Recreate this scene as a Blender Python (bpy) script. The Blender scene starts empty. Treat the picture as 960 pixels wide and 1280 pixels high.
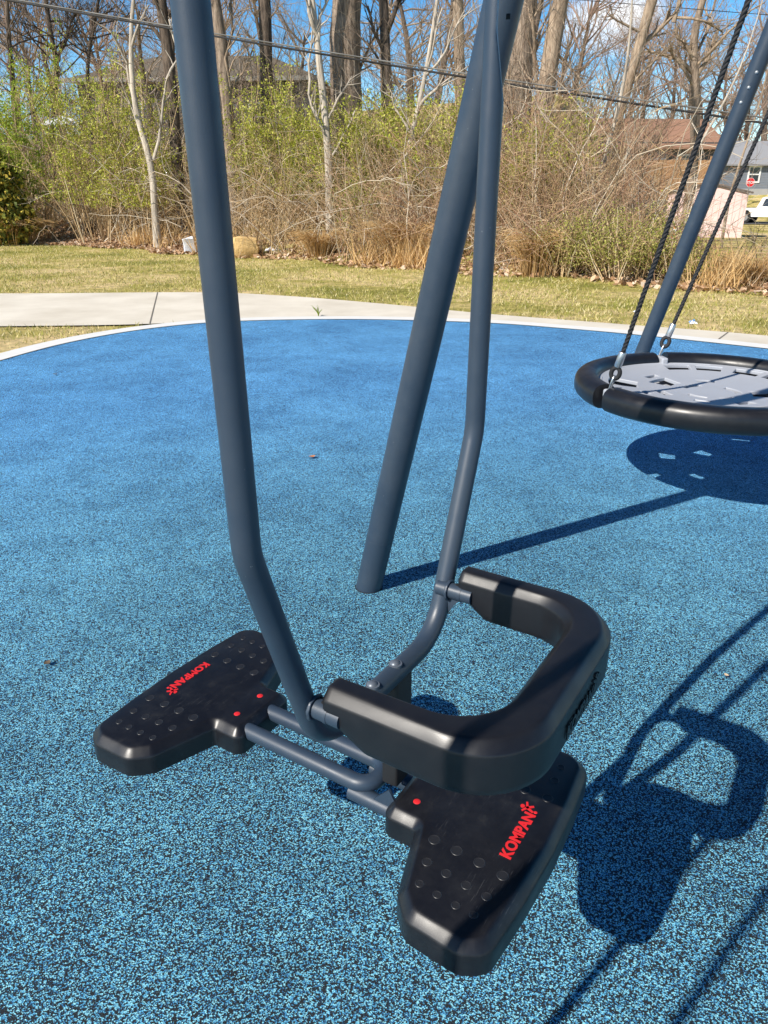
import bpy, math, random
import numpy as np
from mathutils import Vector, Matrix

random.seed(7)
rng = np.random.default_rng(7)
C = bpy.context.scene.collection
PI = math.pi
R = math.radians

# ---------------------------------------------------------------- scene, camera
scene = bpy.context.scene
EYE = np.array([0.0, 0.0, 1.17])
PITCH = math.atan(395 / 924)
FPX = 924.0
cd = bpy.data.cameras.new("camera")
cam = bpy.data.objects.new("camera", cd)
C.objects.link(cam)
cam.location = EYE
cam.rotation_euler = (PI / 2 - PITCH, 0, 0)
cd.sensor_fit = 'VERTICAL'
cd.sensor_height = 36.0
cd.sensor_width = 27.0
cd.lens = FPX / 1280 * 36.0
cd.clip_start = 0.05
cd.clip_end = 2000
scene.camera = cam

def ray(u, v):
    x = (u - 480) / FPX
    y = -(v - 640) / FPX
    c, s = math.cos(PITCH), math.sin(PITCH)
    return np.array([x, c + y * s, -s + y * c])

def spot(u, v, Y):
    """the place seen at (u, v) that stands Y metres in front"""
    r = ray(u, v)
    return EYE + r * (Y / r[1])

# ---------------------------------------------------------------- mesh helpers
class MB:
    def __init__(self):
        self.v = []; self.f = []; self.n = 0
    def add(self, verts, faces):
        verts = np.asarray(verts, float).reshape(-1, 3)
        self.v.append(verts)
        o = self.n
        self.f.extend([tuple(i + o for i in f) for f in faces])
        self.n += len(verts)
    def addq(self, verts, faces):
        """faces: int array (k, m)"""
        verts = np.asarray(verts, float).reshape(-1, 3)
        self.v.append(verts)
        self.f.extend(map(tuple, (np.asarray(faces) + self.n).tolist()))
        self.n += len(verts)
    def build(self, name, mat, parent=None, smooth=None):
        me = bpy.data.meshes.new(name)
        vv = np.concatenate(self.v) if self.v else np.zeros((0, 3))
        me.from_pydata(vv.tolist(), [], self.f)
        me.update()
        if mat: me.materials.append(mat)
        if smooth is not None:
            me.polygons.foreach_set('use_smooth', [True] * len(me.polygons))
            if smooth < 179: me.set_sharp_from_angle(angle=R(smooth))
        o = bpy.data.objects.new(name, me)
        C.objects.link(o)
        if parent: o.parent = parent
        return o
    # shapes
    def box(self, c, size, rz=0.0):
        sx, sy, sz = [a / 2 for a in size]
        p = np.array([[x, y, z] for z in (-sz, sz) for x, y in ((-sx, -sy), (sx, -sy), (sx, sy), (-sx, sy))])
        cr, sr = math.cos(rz), math.sin(rz)
        p = np.stack([p[:, 0] * cr - p[:, 1] * sr, p[:, 0] * sr + p[:, 1] * cr, p[:, 2]], 1) + np.asarray(c)
        self.add(p, [(3, 2, 1, 0), (4, 5, 6, 7), (0, 1, 5, 4), (1, 2, 6, 5), (2, 3, 7, 6), (3, 0, 4, 7)])
    def tube(self, pts, rad, sides=8, caps=True):
        pts = np.asarray(pts, float); n = len(pts)
        rad = np.broadcast_to(np.asarray(rad, float), (n,))
        t = np.empty_like(pts)
        t[1:-1] = pts[2:] - pts[:-2]; t[0] = pts[1] - pts[0]; t[-1] = pts[-1] - pts[-2]
        t /= np.linalg.norm(t, axis=1)[:, None] + 1e-12
        u = np.array([1.0, 0, 0]) if abs(t[0][0]) < .8 else np.array([0, 1.0, 0])
        U = np.empty_like(pts)
        for i in range(n):
            u = u - t[i] * (u @ t[i]); u /= np.linalg.norm(u) + 1e-12; U[i] = u
        V = np.cross(t, U)
        a = np.arange(sides) * 2 * PI / sides
        ring = pts[:, None, :] + rad[:, None, None] * (np.cos(a)[None, :, None] * U[:, None, :] + np.sin(a)[None, :, None] * V[:, None, :])
        i = np.arange(n - 1)[:, None] * sides; j = np.arange(sides)[None, :]; k = (j + 1) % sides
        q = np.stack([i + j, i + k, i + sides + k, i + sides + j], -1).reshape(-1, 4)
        base = self.n
        self.addq(ring.reshape(-1, 3), q)
        if caps:
            self.f.append(tuple(base + sides - 1 - x for x in range(sides)))
            self.f.append(tuple(base + (n - 1) * sides + x for x in range(sides)))
    def slab(self, outline, levels, zfun=None):
        """stack of inset copies of a counter-clockwise outline; levels = [(z, inset)]"""
        o = np.asarray(outline, float); n = len(o)
        e = np.roll(o, -1, 0) - o; e /= np.linalg.norm(e, axis=1)[:, None] + 1e-12
        nr = np.stack([e[:, 1], -e[:, 0]], 1)
        vn = nr + np.roll(nr, 1, 0); vn /= np.linalg.norm(vn, axis=1)[:, None] + 1e-12
        vs = []
        for z, ins in levels:
            p = o - vn * ins
            zz = np.full(n, z) if zfun is None else np.array([zfun(x, y, z) for x, y in p])
            vs.append(np.column_stack([p, zz]))
        m = len(levels)
        i = np.arange(m - 1)[:, None] * n; j = np.arange(n)[None, :]; k = (j + 1) % n
        q = np.stack([i + j, i + k, i + n + k, i + n + j], -1).reshape(-1, 4)
        base = self.n
        self.addq(np.concatenate(vs), q)
        self.f.append(tuple(base + n - 1 - x for x in range(n)))
        self.f.append(tuple(base + (m - 1) * n + x for x in range(n)))
    def dome(self, c, r, h, nrm=(0, 0, 1), sides=16, rings=4):
        nrm = np.asarray(nrm, float); nrm /= np.linalg.norm(nrm)
        u = np.cross(nrm, [0.3, 0.9, 0.2]); u /= np.linalg.norm(u); w = np.cross(nrm, u)
        c = np.asarray(c, float); vs = []
        for k in range(rings):
            a = k / rings * PI / 2
            for s in range(sides):
                b = s * 2 * PI / sides
                vs.append(c + nrm * h * math.sin(a) + r * math.cos(a) * (u * math.cos(b) + w * math.sin(b)))
        vs.append(c + nrm * h)
        fs = []
        for k in range(rings - 1):
            for s in range(sides):
                fs.append((k * sides + s, k * sides + (s + 1) % sides, (k + 1) * sides + (s + 1) % sides, (k + 1) * sides + s))
        for s in range(sides):
            fs.append(((rings - 1) * sides + s, (rings - 1) * sides + (s + 1) % sides, rings * sides))
        self.add(vs, fs)

def fillet3(pts, rads, seg=8):
    """round the corners of a 3D polyline"""
    pts = [np.asarray(p, float) for p in pts]; out = [pts[0]]
    for i in range(1, len(pts) - 1):
        p, a, b, r = pts[i], pts[i - 1], pts[i + 1], rads[i - 1]
        d1 = (a - p) / np.linalg.norm(a - p); d2 = (b - p) / np.linalg.norm(b - p)
        ang = math.acos(max(-1, min(1, d1 @ d2)))
        L = r / math.tan(ang / 2)
        L = min(L, .49 * np.linalg.norm(a - p), .49 * np.linalg.norm(b - p))
        r = L * math.tan(ang / 2)
        bis = d1 + d2; bis /= np.linalg.norm(bis)
        cc = p + bis * r / math.sin(ang / 2)
        s, e = p + d1 * L - cc, p + d2 * L - cc
        tot = PI - ang
        for k in range(seg + 1):
            t = k / seg
            w = (math.sin((1 - t) * tot) * s + math.sin(t * tot) * e) / math.sin(tot)
            out.append(cc + w)
    out.append(pts[-1])
    return np.array(out)

def fillet2(poly, rads, seg=6):
    n = len(poly); out = []
    for i in range(n):
        a = np.array([*poly[i - 1], 0.]); p = np.array([*poly[i], 0.]); b = np.array([*poly[(i + 1) % n], 0.])
        if rads[i] <= 0: out.append(p[:2]); continue
        out.extend(fillet3([a, p, b], [rads[i]], seg)[1:-1, :2])
    return np.array(out)

def thing(name, label, cat, loc=(0, 0, 0), rz=0.0, group=None):
    o = bpy.data.objects.new(name, None); C.objects.link(o)
    o.location = loc; o.rotation_euler = (0, 0, rz); o.empty_display_size = .2
    o['label'] = label; o['category'] = cat
    if group: o['group'] = group
    return o
def tag(o, label, cat, group=None):
    o['label'] = label; o['category'] = cat
    if group: o['group'] = group
    return o
def struct(o, kind='structure', label=None):
    o['kind'] = kind
    if label: o['label'] = label
    return o

# ---------------------------------------------------------------- materials
def M(name, col, rough=.5, metal=0.0, spec=.5):
    m = bpy.data.materials.new(name); m.use_nodes = True
    b = m.node_tree.nodes['Principled BSDF']
    b.inputs['Base Color'].default_value = (*col, 1); b.inputs['Roughness'].default_value = rough
    b.inputs['Metallic'].default_value = metal; b.inputs['Specular IOR Level'].default_value = spec
    return m
class NT:
    def __init__(self, m):
        self.t = m.node_tree; self.b = self.t.nodes['Principled BSDF']
    def new(self, typ, **kw):
        n = self.t.nodes.new(typ)
        for k, v in kw.items():
            if k.startswith('i_'): n.inputs[k[2:].replace('_', ' ')].default_value = v
            else: setattr(n, k, v)
        return n
    def link(self, a, b): self.t.links.new(a, b)
    def coord(self, kind='Object'): return self.new('ShaderNodeTexCoord').outputs[kind]
    def noise(self, vec, scale, detail=4, rough=.55):
        n = self.new('ShaderNodeTexNoise'); n.inputs['Scale'].default_value = scale
        n.inputs['Detail'].default_value = detail; n.inputs['Roughness'].default_value = rough
        if vec is not None: self.link(vec, n.inputs['Vector'])
        return n.outputs['Fac']
    def ramp(self, fac, stops, interp='LINEAR'):
        n = self.new('ShaderNodeValToRGB'); n.color_ramp.interpolation = interp
        el = n.color_ramp.elements
        while len(el) < len(stops): el.new(.5)
        for e, (p, c) in zip(el, stops): e.position = p; e.color = (*c, 1)
        self.link(fac, n.inputs['Fac']); return n.outputs['Color']
    def mix(self, fac, a, b, mode='MIX'):
        n = self.new('ShaderNodeMix', data_type='RGBA', blend_type=mode)
        for s, x in ((0, fac), (6, a), (7, b)):
            if hasattr(x, 'links'): self.link(x, n.inputs[s])
            else: n.inputs[s].default_value = x if s == 0 else (*x, 1)
        return n.outputs[2]
    def bump(self, h, strength, dist=.01):
        n = self.new('ShaderNodeBump'); n.inputs['Strength'].default_value = strength; n.inputs['Distance'].default_value = dist
        self.link(h, n.inputs['Height']); self.link(n.outputs['Normal'], self.b.inputs['Normal'])
    def col(self, s): self.link(s, self.b.inputs['Base Color'])
    def rough(self, s): self.link(s, self.b.inputs['Roughness'])

# powder-coated steel
m_steel = M('powder_steel', (.034, .052, .078), .42)
n = NT(m_steel); co = n.coord()
n.col(n.mix(n.noise(co, 14, 5), (.022, .036, .058), (.029, .046, .072)))
n.rough(n.ramp(n.noise(co, 40, 4), [(.3, (.36,) * 3), (.7, (.50,) * 3)]))
base_ = n.b.inputs['Base Color'].links[0].from_socket
chip = n.ramp(n.noise(co, 130, 3, .75), [(.70, (0,) * 3), (.73, (1,) * 3)])
where = n.ramp(n.noise(co, 5, 4), [(.52, (0,) * 3), (.62, (1,) * 3)])
dusty = n.mix(n.ramp(n.noise(co, 3.5, 6, .7), [(.45, (0,) * 3), (.85, (.35,) * 3)]), base_, (.085, .095, .10))
n.col(n.mix(n.mix(1.0, chip, where, 'MULTIPLY'), dusty, (.16, .17, .18)))
n.bump(n.noise(co, 900, 2), .10, .001)
m_steellight = M('chipped_steel', (.12, .14, .17), .4, .3)
# moulded black plastic with fine wear
m_plastic = M('black_plastic', (.008, .008, .010), .38)
n = NT(m_plastic); co = n.coord()
mp = n.new('ShaderNodeMapping'); n.link(co, mp.inputs['Vector']); mp.inputs['Scale'].default_value = (5, 120, 10); mp.inputs['Rotation'].default_value = (0, 0, .9)
sc1 = n.ramp(n.noise(mp.outputs[0], 6, 3, .7), [(.635, (0,) * 3), (.675, (.75,) * 3)])
mp2 = n.new('ShaderNodeMapping'); n.link(co, mp2.inputs['Vector']); mp2.inputs['Scale'].default_value = (4, 140, 10); mp2.inputs['Rotation'].default_value = (0, 0, -.35)
sc2 = n.ramp(n.noise(mp2.outputs[0], 5, 3, .7), [(.66, (0,) * 3), (.70, (.7,) * 3)])
blot = n.ramp(n.noise(co, 9, 4), [(.50, (0,) * 3), (.64, (1,) * 3)])
scr = n.mix(1.0, n.mix(1.0, sc1, sc2, 'ADD'), blot, 'MULTIPLY')
dust = n.ramp(n.noise(co, 35, 6, .7), [(.42, (.006, .006, .008)), (.60, (.010, .010, .012)), (.80, (.024, .023, .022))])
n.col(n.mix(scr, dust, (.075, .075, .075)))
n.rough(n.ramp(n.noise(co, 22, 5), [(.3, (.28,) * 3), (.75, (.46,) * 3)]))
n.bump(n.noise(co, 1500, 2), .10, .0006)
m_handle = M('handle_plastic', (.016, .016, .017), .44)
n = NT(m_handle); co = n.coord()
n.col(n.ramp(n.noise(co, 30, 6, .7), [(.4, (.007, .007, .009)), (.8, (.012, .012, .014))]))
n.rough(n.ramp(n.noise(co, 18, 5), [(.3, (.32,) * 3), (.75, (.48,) * 3)]))
n.bump(n.noise(co, 1300, 2), .12, .0006)
m_worn = M('worn_plastic', (.014, .014, .016), .45)
m_rubber = M('black_rubber', (.008, .008, .009), .6)
m_red = M('red_inlay', (.62, .018, .022), .45)
m_zinc = M('zinc', (.55, .56, .58), .35, .9)
m_rivet = M('rivet_steel', (.36, .38, .40), .45, .5)
m_rope = M('black_rope', (.012, .012, .014), .75)
m_grey = M('grey_plastic', (.36, .375, .41), .5)
n = NT(m_grey); co = n.coord()
n.col(n.mix(n.noise(co, 8, 5), (.31, .325, .36), (.38, .395, .43)))
m_hole = M('bore', (.004, .004, .005), .8)

# rubber granule surface
m_epdm = M('rubber_granules', (.06, .25, .45), .8, 0, .25)
n = NT(m_epdm); co = n.coord()
def vor(scale):
    v = n.new('ShaderNodeTexVoronoi'); v.inputs['Scale'].default_value = scale
    w = n.new('ShaderNodeTexNoise'); w.inputs['Scale'].default_value = scale * .9; n.link(co, w.inputs['Vector'])
    ad = n.new('ShaderNodeVectorMath', operation='MULTIPLY_ADD')
    n.link(w.outputs['Color'], ad.inputs[0]); ad.inputs[1].default_value = (.9 / scale,) * 3; n.link(co, ad.inputs[2])
    n.link(ad.outputs[0], v.inputs['Vector'])
    return v
v1 = vor(470)
sep = n.new('ShaderNodeSeparateColor'); n.link(v1.outputs['Color'], sep.inputs[0])
clump = n.noise(co, 260, 2)
sh = n.new('ShaderNodeMath', operation='MULTIPLY_ADD'); n.link(clump, sh.inputs[0]); sh.inputs[1].default_value = .6; sh.inputs[2].default_value = -.30
sm0 = n.new('ShaderNodeMath', operation='ADD'); n.link(sep.outputs[0], sm0.inputs[0]); n.link(sh.outputs[0], sm0.inputs[1])
# darker near the standing swing: pore shade seen from above, painted into the grain
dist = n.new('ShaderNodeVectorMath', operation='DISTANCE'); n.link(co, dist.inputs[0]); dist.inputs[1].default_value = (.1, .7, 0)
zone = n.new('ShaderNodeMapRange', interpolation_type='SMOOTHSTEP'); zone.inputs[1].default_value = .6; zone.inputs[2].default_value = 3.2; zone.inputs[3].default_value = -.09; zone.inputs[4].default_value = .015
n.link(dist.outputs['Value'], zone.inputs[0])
patch = n.new('ShaderNodeMapRange'); patch.inputs[1].default_value = .3; patch.inputs[2].default_value = .7; patch.inputs[3].default_value = -.07; patch.inputs[4].default_value = .07
n.link(n.noise(co, 1.6, 5, .65), patch.inputs[0])
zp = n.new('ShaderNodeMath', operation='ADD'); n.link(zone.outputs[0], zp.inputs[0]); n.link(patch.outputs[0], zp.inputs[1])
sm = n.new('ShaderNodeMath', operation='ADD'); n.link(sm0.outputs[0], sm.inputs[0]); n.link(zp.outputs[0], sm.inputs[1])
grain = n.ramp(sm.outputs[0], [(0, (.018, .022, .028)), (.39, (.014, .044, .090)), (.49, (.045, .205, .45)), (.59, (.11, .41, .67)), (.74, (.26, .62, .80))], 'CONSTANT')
worn = n.mix(1.0, n.ramp(n.noise(co, 1.1, 5, .6), [(.30, (.74, .78, .82)), (.60, (1, 1, 1))]), n.ramp(n.noise(co, 5.5, 5, .7), [(.36, (.78, .80, .82)), (.52, (1, 1, 1))]), 'MULTIPLY')
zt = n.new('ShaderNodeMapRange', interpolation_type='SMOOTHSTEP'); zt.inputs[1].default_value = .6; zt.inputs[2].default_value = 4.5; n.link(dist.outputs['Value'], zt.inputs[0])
view_tint = n.mix(zt.outputs[0], (1.04, 1.04, .93), (.93, 1.06, 1.34))  # bluer far off: grazing-view brightness painted into the colour
n.col(n.mix(1.0, n.mix(1.0, grain, worn, 'MULTIPLY'), view_tint, 'MULTIPLY'))
n.bump(v1.outputs['Distance'], .55, .003)

m_conc = M('pale_concrete', (.60, .56, .49), .9, 0, .2)
n = NT(m_conc); co = n.coord()
n.col(n.mix(n.ramp(n.noise(co, 1.3, 6, .6), [(.3, (0,) * 3), (.7, (1,) * 3)]), (.54, .485, .395), (.70, .645, .55)))
n.bump(n.noise(co, 60, 6, .7), .35, .004)
m_kerb = M('kerb_concrete', (.66, .655, .63), .9, 0, .2)
n = NT(m_kerb); co = n.coord()
n.col(n.mix(n.noise(co, 6, 6, .6), (.60, .595, .57), (.71, .70, .68)))

m_lawn = M('lawn_ground', (.16, .15, .06), .95, 0, .1)
n = NT(m_lawn); co = n.coord()
a1 = n.ramp(n.noise(co, .55, 6, .65), [(.36, (.24, .235, .055)), (.48, (.47, .40, .14)), (.58, (.70, .55, .30))])
a2 = n.ramp(n.noise(co, 7, 6, .7), [(.35, (.62, .62, .55)), (.65, (1.25, 1.2, 1.1))])
n.col(n.mix(1.0, a1, a2, 'MULTIPLY'))
n.bump(n.noise(co, 30, 6, .7), .8, .06)

def island(name, stops, rough=.8, interp='LINEAR', noise_scale=None, transl=0.0):
    m = M(name, stops[0][1], rough, 0, .2); n = NT(m)
    g = n.new('ShaderNodeNewGeometry')
    c = n.ramp(g.outputs['Random Per Island'], stops, interp)
    if noise_scale:
        c = n.mix(1.0, c, n.ramp(n.noise(n.coord(), noise_scale, 4, .7), [(.3, (.7,) * 3), (.7, (1.2,) * 3)]), 'MULTIPLY')
    n.col(c)
    if transl:
        n.b.inputs['Transmission Weight'].default_value = 0
        tr = n.new('ShaderNodeBsdfTranslucent'); n.link(c, tr.inputs['Color'])
        ms = n.new('ShaderNodeMixShader'); ms.inputs[0].default_value = transl
        n.link(n.b.outputs[0], ms.inputs[1]); n.link(tr.outputs[0], ms.inputs[2])
        n.link(ms.outputs[0], n.t.nodes['Material Output'].inputs['Surface'])
    return m
m_blade = island('grass_blades', [(0, (.20, .23, .04)), (.3, (.36, .36, .075)), (.55, (.56, .48, .17)), (1, (.78, .67, .40))], .7, transl=.3)
m_dry = island('dry_grass', [(0, (.52, .32, .13)), (.5, (.70, .46, .20)), (1, (.76, .57, .32))], .75, transl=.3)
m_brush = island('brush_stems', [(0, (.14, .095, .055)), (.25, (.36, .245, .135)), (.55, (.56, .395, .215)), (.8, (.66, .49, .29)), (1, (.72, .61, .43))], .85)
m_brushdark = island('dark_stems', [(0, (.06, .045, .03)), (.5, (.16, .12, .08)), (.85, (.26, .20, .14)), (1, (.40, .33, .25))], .85)
m_bramble = island('bramble_canes', [(0, (.20, .10, .06)), (.4, (.44, .26, .16)), (.8, (.60, .40, .26)), (1, (.68, .54, .38))], .85)
m_vine = island('vine_bark', [(0, (.30, .24, .18)), (.5, (.50, .42, .32)), (1, (.66, .59, .48))], .85)
m_litter = island('leaf_litter', [(0, (.22, .12, .06)), (.4, (.40, .24, .13)), (.8, (.52, .36, .23)), (1, (.64, .52, .40))], .8)
m_spring = island('spring_leaves', [(0, (.24, .28, .03)), (.4, (.40, .43, .055)), (.8, (.52, .52, .10)), (1, (.62, .56, .20))], .6, transl=.35)
m_olive = island('olive_leaves', [(0, (.20, .22, .04)), (.5, (.36, .36, .08)), (1, (.52, .46, .17))], .7, transl=.3)
m_bright = island('bright_leaves', [(0, (.18, .27, .03)), (.5, (.32, .42, .045)), (1, (.48, .54, .09))], .6, transl=.4)
m_ever = island('evergreen_fronds', [(0, (.05, .07, .018)), (.4, (.13, .15, .025)), (.7, (.32, .27, .04)), (1, (.55, .40, .07))], .7)
def bark(name, a, b, sc=18):
    m = M(name, a, .9, 0, .2); n = NT(m); co = n.coord()
    mp = n.new('ShaderNodeMapping'); n.link(co, mp.inputs['Vector']); mp.inputs['Scale'].default_value = (1, 1, .16)
    f = n.noise(mp.outputs[0], sc, 6, .7)
    f2 = n.noise(co, 1.5, 3)
    c = n.ramp(f, [(.35, a), (.62, b)])
    n.col(n.mix(1.0, c, n.ramp(f2, [(.3, (.75,) * 3), (.7, (1.15,) * 3)]), 'MULTIPLY'))
    n.bump(f, .9, .06)
    return m
m_bark = bark('furrowed_bark', (.13, .095, .07), (.40, .31, .235))
m_barkdark = bark('dark_bark', (.055, .042, .034), (.19, .145, .11))
m_barkpale = bark('pale_bark', (.34, .29, .235), (.60, .53, .44), 10)
m_barktan = bark('tan_bark', (.22, .16, .11), (.47, .36, .26))
m_twiggrey = M('far_twigs', (.30, .235, .185), .9, 0, .2)
m_twigred = M('reddish_twigs', (.30, .205, .16), .9, 0, .2)

# ================================================================ play equipment
AZ = R(57.37)                     # direction of the overhead beam
ORG = np.array([-0.088, 0.653])   # a point under the beam
Dv = np.array([math.cos(AZ), math.sin(AZ)])
Nv = np.array([Dv[1], -Dv[0]])
def sw(s, n_): 
    p = ORG + Dv * s + Nv * n_
    return (p[0], p[1], 0.0)

# ---- swing frame ------------------------------------------------
BEAM_Z, PR = 2.46, .0415
frame = thing('swing_frame', 'slate blue steel swing frame whose slanting round poles stand in the blue rubber', 'swing frame', sw(1.25, 0), AZ)
b = MB(); b.tube([(-4.2, -.03, BEAM_Z), (3.3, -.03, BEAM_Z)], .05, 20)
b.build('beam', m_steel, frame, 40)
LN, LS = .268, -.055
def leg(x0, sgn, rivets=False):
    base = np.array([x0, sgn * .767, -.05])
    top = np.array([x0 + LS * (BEAM_Z - .02), sgn * (.767 - LN * (BEAM_Z - .02)), BEAM_Z - .03])
    m = MB(); m.tube([base, base + (top - base) * .5, top], PR, 28)
    o = m.build('leg', m_steel, frame, 40)
    c = MB(); t = np.linspace(0, 2 * PI, 33)
    f0 = base + (top - base) * (.055 / (BEAM_Z + .02))
    c.tube(np.column_stack([f0[0] + (PR + .001) * np.cos(t), f0[1] + (PR + .002) * np.sin(t), np.full(33, .003)]), .0025, 6, False); c.build('foot_seal', m_hole, o, 60)
    ax = (top - base) / np.linalg.norm(top - base)
    # seam collar where the pole enters the surfacing
    c = MB(); p = base + ax * .255
    c.tube([p, p + ax * .003], PR + .0006, 28); c.build('band', m_steel, o, 40)
    if rivets:
        eye = Vector(EYE)
        for z, off in ((1.60, -.25), (1.665, -.05), (1.73, .15), (1.87, .32), (1.94, .5)):
            q = base + (top - base) * ((z + .05) / (BEAM_Z + .02))
            w = np.array(frame_inv @ eye) - q
            w = w - ax * (w @ ax); w /= np.linalg.norm(w)
            sd = np.cross(ax, w)
            nr = w * math.cos(off) + sd * math.sin(off)
            r = MB(); r.dome(q + nr * PR * .97, .0085, .007, nr, 12, 3)
            r.build('rivet', m_rivet, o, 60)
frame_inv = (Matrix.Translation(frame.location) @ Matrix.Rotation(AZ, 4, 'Z')).inverted()
POLE2 = 2.865
leg(0, 1); leg(POLE2, 1, True); leg(0, -1); leg(POLE2, -1)
for x0 in (0, POLE2):
    b = MB(); b.slab(fillet2([(x0 + LS * BEAM_Z - .06, -.17), (x0 + LS * BEAM_Z + .06, -.17), (x0 + LS * BEAM_Z + .06, .17), (x0 + LS * BEAM_Z - .06, .17)], [.03] * 4), [(BEAM_Z - .085, .004), (BEAM_Z - .08, 0), (BEAM_Z + .055, 0), (BEAM_Z + .06, .004)])
    b.build('bracket', m_steel, frame, 40)

# ---- face to face standing swing --------------------------------
stand = thing('stand_on_swing', 'slate blue tube swing with two black foot pads and a black U shaped handle', 'swing', sw(.165, 0), AZ)
TR = .0135
TILT = 0.0
def yt(z): return -TILT * (z - .663)
# the long bent tube: down, inwards, across, up again
P = [(-.270, yt(2.4), 2.4), (-.231, yt(.872), .872), (-.139, yt(.592), .592), (.131, yt(.592), .592), (.231, yt(.872), .872), (.2338, yt(1.262), 1.262)]
path = fillet3(P, [.10, .075, .075, .10], 10)
# densify the straight runs a little
b = MB(); b.tube(path, TR, 40, False)
hang = b.build('hanger_tube', m_steel, stand, 50)
# far hanger: pressed flat shoe that takes the bearing pin
def shoe(zlow):
    m = MB(); rings = []; sides = 40; zs = np.linspace(zlow - .006, 2.39, 120)
    fd = np.array([.35, -.94]); fd = fd / np.linalg.norm(fd)
    for z in zs:
        lim = max(.0010, .0140 - max(0, z - zlow) * .17)
        for k in range(sides):
            a = k * 2 * PI / sides
            q = np.array([math.cos(a), math.sin(a)]) * TR
            dd = q @ fd
            if dd > lim: q = q - fd * (dd - lim)
            rings.append((.231 + .0072 * (z - .872) + q[0], yt(z) + q[1], z))
    n_ = len(zs)
    i = np.arange(n_ - 1)[:, None] * sides; j = np.arange(sides)[None, :]; k = (j + 1) % sides
    m.addq(rings, np.stack([i + j, i + k, i + sides + k, i + sides + j], -1).reshape(-1, 4))
    return m

# handle brackets (stub tubes + gussets)
for sg in (-1, 1):
    x = -.160 if sg < 0 else .147
    b = MB()
    b.tube([(x, .004, .663), (x, -.05, .663)], .0112, 20)
    b.tube([(x, -.0300, .663), (x, -.0345, .663)], .0118, 20)
    wb = MB(); t = np.linspace(0, 2 * PI, 29); wr = .0132 + .0005 * np.sin(t * 9)
    wb.tube(np.column_stack([x + wr * np.cos(t), np.full(29, -.0135), .663 + wr * np.sin(t)]), .0022, 6, False)
    # gusset under the stub, a thin curved triangle
    g = []
    for k in range(9):
        t = k / 8
        g.append((-.012 - .022 * t ** 1.0, .651 - .028 * (1 - t) ** 1.8))
    ol = [(-.010, .655)] + g + [(-.034, .655)]
    for xo in (-.002, .002): pass
    vs = [(x - .002, y, z) for y, z in ol] + [(x + .002, y, z) for y, z in ol]
    k = len(ol)
    if sg > 0: b.add(vs, [tuple(range(k)), tuple(range(2 * k - 1, k - 1, -1))] + [(i, k + i, k + (i + 1) % k, (i + 1) % k) for i in range(k)])
    st = b.build('handle_bracket', m_steel, stand, 40)
    wb.build('weld_bead', m_steel, st, 60)
    w = MB(); w.dome((x - .0005, -.026, .6752), .0032, .0008, (0, 0, 1), 12, 2)
    w.build('pin_hole', m_hole, st, 60)

# handle: U shaped moulding, outline in (x, y) with y = -n
HX0, HX1 = -.168, .182
def hp(x, n_): return (x, -n_)
def resample(o, step, closed=True):
    out = []
    for i in range(len(o) if closed else len(o) - 1):
        a, c = o[i], o[(i + 1) % len(o)]
        k = max(1, int(np.linalg.norm(c - a) / step))
        for t in range(k): out.append(a + (c - a) * t / k)
    return np.array(out)
def even(o, m):
    d_ = np.r_[0, np.cumsum(np.linalg.norm(np.diff(o, axis=0), axis=1))]; t = np.linspace(0, d_[-1], m)
    return np.column_stack([np.interp(t, d_, o[:, k]) for k in range(2)])
def curve(p, r):
    return fillet3([(x, y, 0) for x, y in p], r, 18)[:, :2]
N_S = 150
oc = even(curve([hp(HX0, .032), hp(HX0 + .003, .253), hp(HX1 - .004, .251), hp(HX1, .032)], [.088, .088]), N_S)
ic = even(curve([hp(HX0 + .040, .032), hp(HX0 + .042, .197), hp(HX1 - .042, .197), hp(HX1 - .040, .032)], [.068, .056]), N_S)
HZ0, HZ1 = .634, .696
def section(k, shrink):
    o, i_ = oc[k], ic[k]; d_ = i_ - o; w = np.linalg.norm(d_); d_ /= w
    n_ = -(o[1] + i_[1]) / 2
    lift = max(0.0, (.076 - n_) / .044) * .028
    zb = HZ0 + lift
    # outer side up, over the top, down the inner side
    pr = [(.003, zb), (.0006, zb + .003), (0, zb + .010), (0, .668), (0, .6815), (.0004, .6835), (.0015, .6852), (.0085, .6922), (.0108, .6944), (.0130, .6956), (.0155, HZ1)]
    full = [(a, z) for a, z in pr] + [(w - a * .8, z) for a, z in pr[::-1]]
    c0 = w / 2; zc = (zb + HZ1) / 2
    out = []
    for a, z in full:
        a = c0 + (a - c0) * (1 - shrink * .011 / c0); z = zc + (z - zc) * (1 - shrink * .011 / (HZ1 - zc))
        p = o + d_ * a; out.append((p[0], p[1], z))
    return out
secs = []
for end in (0,):
    for q, sh_k in ((0, 1.0), (0, .45), (0, .12)): 
        sc_ = section(0, sh_k); off = {1.0: -.006, .45: -.0052, .12: -.003}[sh_k]
        secs.append([(x, y - off, z) for x, y, z in sc_])
for k in range(0, N_S): secs.append(section(k, 0))
for sh_k, off in ((.12, -.003), (.45, -.0052), (1.0, -.006)):
    secs.append([(x, y - off, z) for x, y, z in section(N_S - 1, sh_k)])
b = MB(); m_ = len(secs[0]); i = np.arange(len(secs) - 1)[:, None] * m_; j = np.arange(m_)[None, :]; k = (j + 1) % m_
b.addq(np.array(secs).reshape(-1, 3), np.stack([i + j, i + k, i + m_ + k, i + m_ + j], -1).reshape(-1, 4))
b.f.append(tuple(range(m_))[::-1]); b.f.append(tuple((len(secs) - 1) * m_ + q for q in range(m_)))
handle = b.build('handle', m_handle, stand, 40)

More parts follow.
